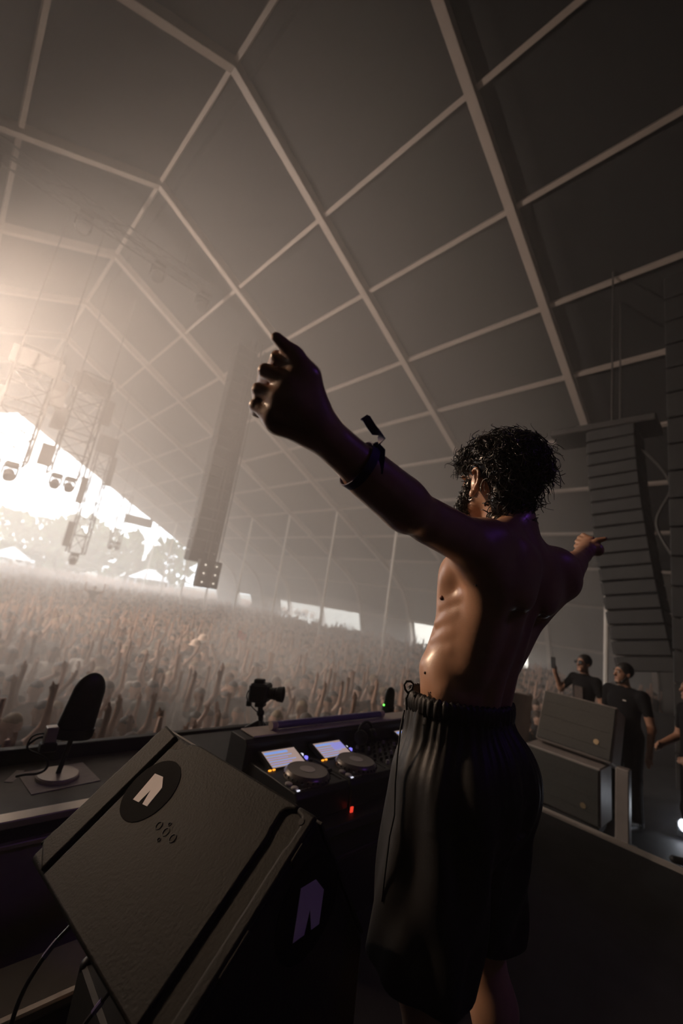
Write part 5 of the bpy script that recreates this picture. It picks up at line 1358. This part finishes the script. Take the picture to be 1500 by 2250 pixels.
for i in sorted(chosen):
    x, y = spots[i]; k = rnd.choice([0, 1, 1, 2, 3, 4, 4, 4, 5, 5, 6, 7, 2])
    o = bpy.data.objects.new('person', crowd_me[k]); COL.objects.link(o)
    s_ = rnd.uniform(0.90, 1.06); o.location = (x, y, GROUND_Z); o.scale = (s_, s_, s_); o.rotation_euler = (0, 0, math.pi + rnd.uniform(-0.6, 0.6))
    X, Y_, D_ = to_px((x, y, GROUND_Z + 1.62))
    row = 'front-row' if D_ < 7.5 else 'middle-row' if D_ < 10.5 else 'further-back'
    side = 'at the left frame edge' if X < 90 else 'above the large antenna' if X < 230 else 'above the wedge' if X < 420 else 'left of the tripod camera' if X < 560 else 'right of the tripod camera' if X < 720 else 'left of the small antenna' if X < 840 else 'beside the performer' if X < 1000 else 'behind the side speakers'
    tag(o, '%s crowd member %s, %s' % (row, side, VAR[k][2]), 'person', 'people in the crowd')
# the rest of the crowd, far and small
def far_person(kind):
    vs = []; fs = []; mi = []
    def lo(ringlist, m_):
        k = len(vs)
        n = len(ringlist[0])
        for r in ringlist: vs.extend(r)
        for a in range(len(ringlist) - 1):
            for j in range(n): fs.append((k + a * n + j, k + a * n + (j + 1) % n, k + (a + 1) * n + (j + 1) % n)); mi.append(m_); fs.append((k + a * n + j, k + (a + 1) * n + (j + 1) % n, k + (a + 1) * n + j)); mi.append(m_)
        for j in range(1, n - 1): fs.append((k + (len(ringlist) - 1) * n, k + (len(ringlist) - 1) * n + j, k + (len(ringlist) - 1) * n + j + 1)); mi.append(m_)
    def ring(c, rx, ry, n=6): return [(c[0] + rx * math.cos(t * 2 * math.pi / n), c[1] + ry * math.sin(t * 2 * math.pi / n), c[2]) for t in range(n)]
    lo([ring((0, 0, 0.75), .15, .12), ring((0, 0, 1.1), .16, .12), ring((0, 0, 1.32), .22, .13), ring((0, 0, 1.44), .15, .09), ring((0, 0, 1.48), .06, .06)], 1)
    lo([ring((0, .01, 1.46), .055, .055, 5), ring((0, .02, 1.54), .075, .085, 5), ring((0, .01, 1.63), .09, .105, 5)], 0)
    lo([ring((0, .0, 1.60), .092, .11, 5), ring((0, 0, 1.69), .085, .10, 5), ring((0, 0, 1.745), .035, .04, 5)], 2)
    def arm(pts, rs):
        rr = []
        for i, p in enumerate(pts):
            d = _n(np.array(pts[min(i + 1, len(pts) - 1)], float) - np.array(pts[max(i - 1, 0)], float)); u = _n(np.cross(d, [0.3, 1, 0.2])); w2 = np.cross(d, u)
            rr.append([tuple(np.array(p) + rs[i] * (math.cos(t * 2.0944) * u + math.sin(t * 2.0944) * w2)) for t in range(3)])
        lo(rr, 0)
    aL, aR, _ = VAR[kind]
    for a, sx in ((aL, -1), (aR, 1)): arm([(sx * .19, 0, 1.40), a[0], a[1], a[2]], [.055, .045, .035, .03])
    return np.array(vs, float), np.array(fs, np.int64), np.array(mi)
FP = [far_person(k) for k in range(len(VAR))]
V = []; Fc = []; Mi = []; base = 0
for i, (x, y) in enumerate(spots):
    if i in chosen: continue
    v, f, mi = FP[rnd.choice([0, 1, 2, 3, 4, 4, 4, 5, 6, 7])]
    a = math.pi + rnd.uniform(-.7, .7); s_ = rnd.uniform(.9, 1.07)
    V.append(v @ rotz(a).T * s_ + np.array([x, y, GROUND_Z])); Fc.append(f + base); base += len(v)
    sh = rnd.randrange(6); Mi.append(np.where(mi == 1, sh, np.where(mi == 0, 6, 7)))
cme = mesh_np('crowd', np.vstack(V), np.vstack(Fc), ['far_shirt_%d' % i for i in range(6)] + ['far_skin', 'far_hair'], np.concatenate(Mi), smooth=False)
co = link_mesh('crowd', cme, None, (0, 0, 0)); tag(co, 'dense distant crowd filling the tent to the open end', 'crowd', kind='stuff')
# someone lifted on shoulders, arms flexed
FLEX_R = [(0.42, 0.02, 1.47), (0.44, 0.04, 1.74), (0.42, 0.05, 1.90)]; FLEX_L = [(-x, y, z) for x, y, z in FLEX_R]
v, q, h, HF = human(0.0195, FLEX_L, FLEX_R); mi, loc, head = zones(v, q, h, HF, FLEX_L, FLEX_R, 1.0, sleeve=0.1)
mi[head & ((loc[:, 2] > 0.045) | (loc[:, 1] < -0.01))] = 3; mi[mi == 4] = 2
sp_ = pyy(208, 1292, 24.0)
o = link_mesh('person', mesh_np('person', v, q, ['crowd_skin', 'tshirt_black', 'trousers_black', 'crowd_hair'], mi), None, (sp_[0], 24.0, sp_[2] - 1.62))
o.rotation_euler = (0, 0, math.pi); tag(o, 'person lifted above the crowd with both arms flexed, left of centre', 'person')
# red flag, two pale hat shapes for unidentified warm blobs
mat('flag_red', (0.65, 0.07, 0.04), 0.7, var=0.1); mat('hat_pale', (0.80, 0.62, 0.50), 0.8, var=0.05)
rf = pyy(532, 1397, 11.0); e = empty('hand_flag', (rf[0], rf[1], rf[2] - 0.5), 'small red flag held up in the middle of the crowd', 'flag')
mb = MB(); ribbon(mb, [rf + np.array([-0.16 + 0.08 * k, 0, 0.05 - 0.028 * k + 0.02 * math.sin(k * 2)]) for k in range(5)], (0, 0.2, 1.0), 0.10, 0.004); mb.build('cloth', 'flag_red', e, smooth=True)
mb = MB(); mb.cyl(rf + np.array([-0.17, 0, 0.16]), rf + np.array([-0.17, 0, -0.5]), 0.012, n=6); mb.build('stick', 'truss_dark', e)
for (px, py, lb_) in ((430, 1412, 'lower'), (447, 1401, 'upper')):
    p = pyy(px, py, 9.5); e = empty('pale_hat_shape', p - np.array([0, 0, 0.06]), 'pale round hat shape in the crowd, ' + lb_ + ' one of two', 'hat', 'pale hat shapes in the crowd')
    mb = MB(); mb.lathe(p - np.array([0, 0, 0.05]), [(0.115, 0), (0.11, 0.07), (0.07, 0.12), (0.01, 0.135)], n=20); mb.build('crown', 'hat_pale', e, smooth=True)
    mb = MB(); mb.lathe(p - np.array([0, 0, 0.055]), [(0.12, 0.004), (0.16, 0.0), (0.16, 0.006), (0.11, 0.012)], n=20); mb.build('brim', 'hat_pale', e, smooth=True)
# trees outside
mat('leaf_green', (0.060, 0.085, 0.035), 0.8, var=0.35, scale=0.5); mat('bark', (0.08, 0.06, 0.045), 0.9, var=0.2, scale=2)
def tree(px, py, y, wid, label, cone=False):
    top = pyy(px, py, y); x = top[0]; H_ = top[2] - GROUND_Z
    e = empty('tree', (x, y, GROUND_Z), label, 'tree', 'trees beyond the open end')
    mb = MB(); mb.cyl((x, y, GROUND_Z), (x, y, GROUND_Z + H_ * 0.75), 0.035 * H_, 0.012 * H_, n=10); mb.build('trunk', 'bark', e, smooth=True)
    mb = MB(); R2 = np.random.RandomState(int(px * 7 + y))
    for k in range(420):
        u = R2.uniform(0.08, 1.0); rr = wid * (1.0 - u) * 0.9 + 0.3 if cone else wid * math.sqrt(max(0.02, 1 - (2 * (u - 0.45) / 1.15) ** 2))
        a = R2.uniform(0, 6.283); r_ = rr * math.sqrt(R2.uniform(0.25, 1.0)); s_ = R2.uniform(0.35, 1.0) * H_ * 0.055
        c = np.array([x + r_ * math.cos(a), y + r_ * math.sin(a), GROUND_Z + H_ * (0.12 + 0.86 * u)])
        p4 = R2.normal(size=(5, 3)) * s_
        mb.add(c + p4, [(0, 1, 2), (0, 2, 3), (0, 3, 4), (1, 4, 2), (1, 3, 4)])
    mb.build('foliage', 'leaf_green', e)['kind'] = 'stuff'
for a in ((15, 1118, 100, 8, 'round tree at the left frame edge outside'), (95, 1138, 108, 9, 'broad tree second from the left outside'), (150, 1150, 96, 5, 'tree behind the slender lattice tower'),
          (190, 1133, 112, 7, 'tall tree right of the slender tower outside'), (245, 1165, 98, 5, 'low round tree left of the dark conifer'), (303, 1168, 90, 4.5, 'dark conical tree below the banner'),
          (345, 1205, 95, 4, 'small tree right of the conical tree'), (388, 1188, 84, 5, 'greener tree at the right end of the opening')):
    tree(*a[:4], a[4], cone='conical' in a[4])
# white stalls far outside
mat('stall_white', (0.8, 0.8, 0.82), 0.7, var=0.03)
for k, (px, py, y) in enumerate(((20, 1232, 82), (330, 1262, 78))):
    p = pyy(px, py, y); e = empty('market_tent', (p[0], y, GROUND_Z), 'small white peaked stall tent outside, ' + ('far left' if k == 0 else 'near the right trees'), 'stall', 'stalls outside the tent')
    mb = MB(); mb.prism([(p[0] - 3, y - 2, GROUND_Z + 2.6), (p[0] + 3, y - 2, GROUND_Z + 2.6), (p[0], y - 2, GROUND_Z + 4.4)], (0, 4, 0)); mb.build('roof', 'stall_white', e)
    for sx in (-2.9, 2.9):
        for sy in (-1.9, 1.9): mb = MB(); mb.cyl((p[0] + sx, y + sy, GROUND_Z), (p[0] + sx, y + sy, GROUND_Z + 2.6), 0.06, n=6); mb.build('leg', 'stall_white', e)
# ------------------------------------------------------------------ haze: dense over the audience, thin over the stage
def haze_mat(name, dens, col, g):
    m = bpy.data.materials.new(name); m.use_nodes = True
    nt = m.node_tree; nt.nodes.remove(nt.nodes['Principled BSDF'])
    v_ = nt.nodes.new('ShaderNodeVolumeScatter')
    v_.inputs['Color'].default_value = col; v_.inputs['Density'].default_value = dens; v_.inputs['Anisotropy'].default_value = g
    nt.links.new(v_.outputs['Volume'], nt.nodes['Material Output'].inputs['Volume']); MATS[name] = m
haze_mat('haze', 0.043, (0.98, 0.91, 0.85, 1), 0.2)
haze_mat('haze_thin', 0.006, (0.97, 0.90, 0.85, 1), 0.2)
def haze_box(y0, y1, mt, label):
    mb = MB()
    pl = [prof_pt(-1, i, y0, 0.4) for i in range(len(HP) - 1, 0, -1)] + [prof_pt(1, i, y0, 0.4) for i in range(len(HP))]
    pl = [p if p[2] > GROUND_Z - 0.1 else np.array([p[0], p[1], GROUND_Z - 0.1]) for p in pl]
    mb.prism(pl, (0, y1 - y0, 0)); o = mb.build('stage_haze', mt); tag(o, label, 'haze', kind='stuff')
haze_box(-11.6, 3.19, 'haze_thin', 'thin smoke over the stage')
haze_box(3.2, 49.6, 'haze', 'thick warm grey haze over the crowd')
# a low bank of smoke lying over the crowd and two thicker puffs rolling off the stage front
haze_mat('smoke_low', 0.045, (0.98, 0.92, 0.87, 1), 0.2)
haze_mat('smoke_bloom_puff', 0.11, (0.98, 0.92, 0.87, 1), 0.2)
mb = MB(); mb.box((6.0, 11.6, -0.62), (39.0, 16.4, 1.75)); o = mb.build('smoke_bank', 'smoke_low'); tag(o, 'low smoke lying over the heads of the crowd', 'smoke', kind='stuff')
for (px, py, y, rx, ry, rz_, lab) in ((720, 1440, 8.0, 3.4, 2.4, 1.5, 'puff of smoke over the crowd behind the camera tripod'), (-60, 1440, 8.0, 1.8, 2.6, 1.7, 'puff of smoke over the crowd at the left frame edge'), (330, 1560, 6.4, 4.6, 1.9, 1.25, 'puff of smoke rolling over the front rows')):
    c = pyy(px, py, y); mb = MB(); mb.sphere(c, 1.0, n=32, m=20, sc=(rx, ry, rz_)); o = mb.build('smoke_bloom_puff', 'smoke_bloom_puff', smooth='all'); tag(o, lab, 'smoke', kind='stuff')
haze_mat('lamp_bloom_volume', 0.10, (0.95, 0.97, 1.0, 1), 0.0)  # scattering volume added to imitate bloom around the floor spotlight
mb = MB(); mb.sphere(fl + np.array([-0.1, 0.0, 0.12]), 1.0, n=28, m=18, sc=(0.5, 0.55, 0.45)); o = mb.build('smoke_bloom_puff', 'lamp_bloom_volume', smooth='all'); tag(o, 'bluish scattering ball added as bloom around the floor spotlight', 'smoke', kind='stuff')
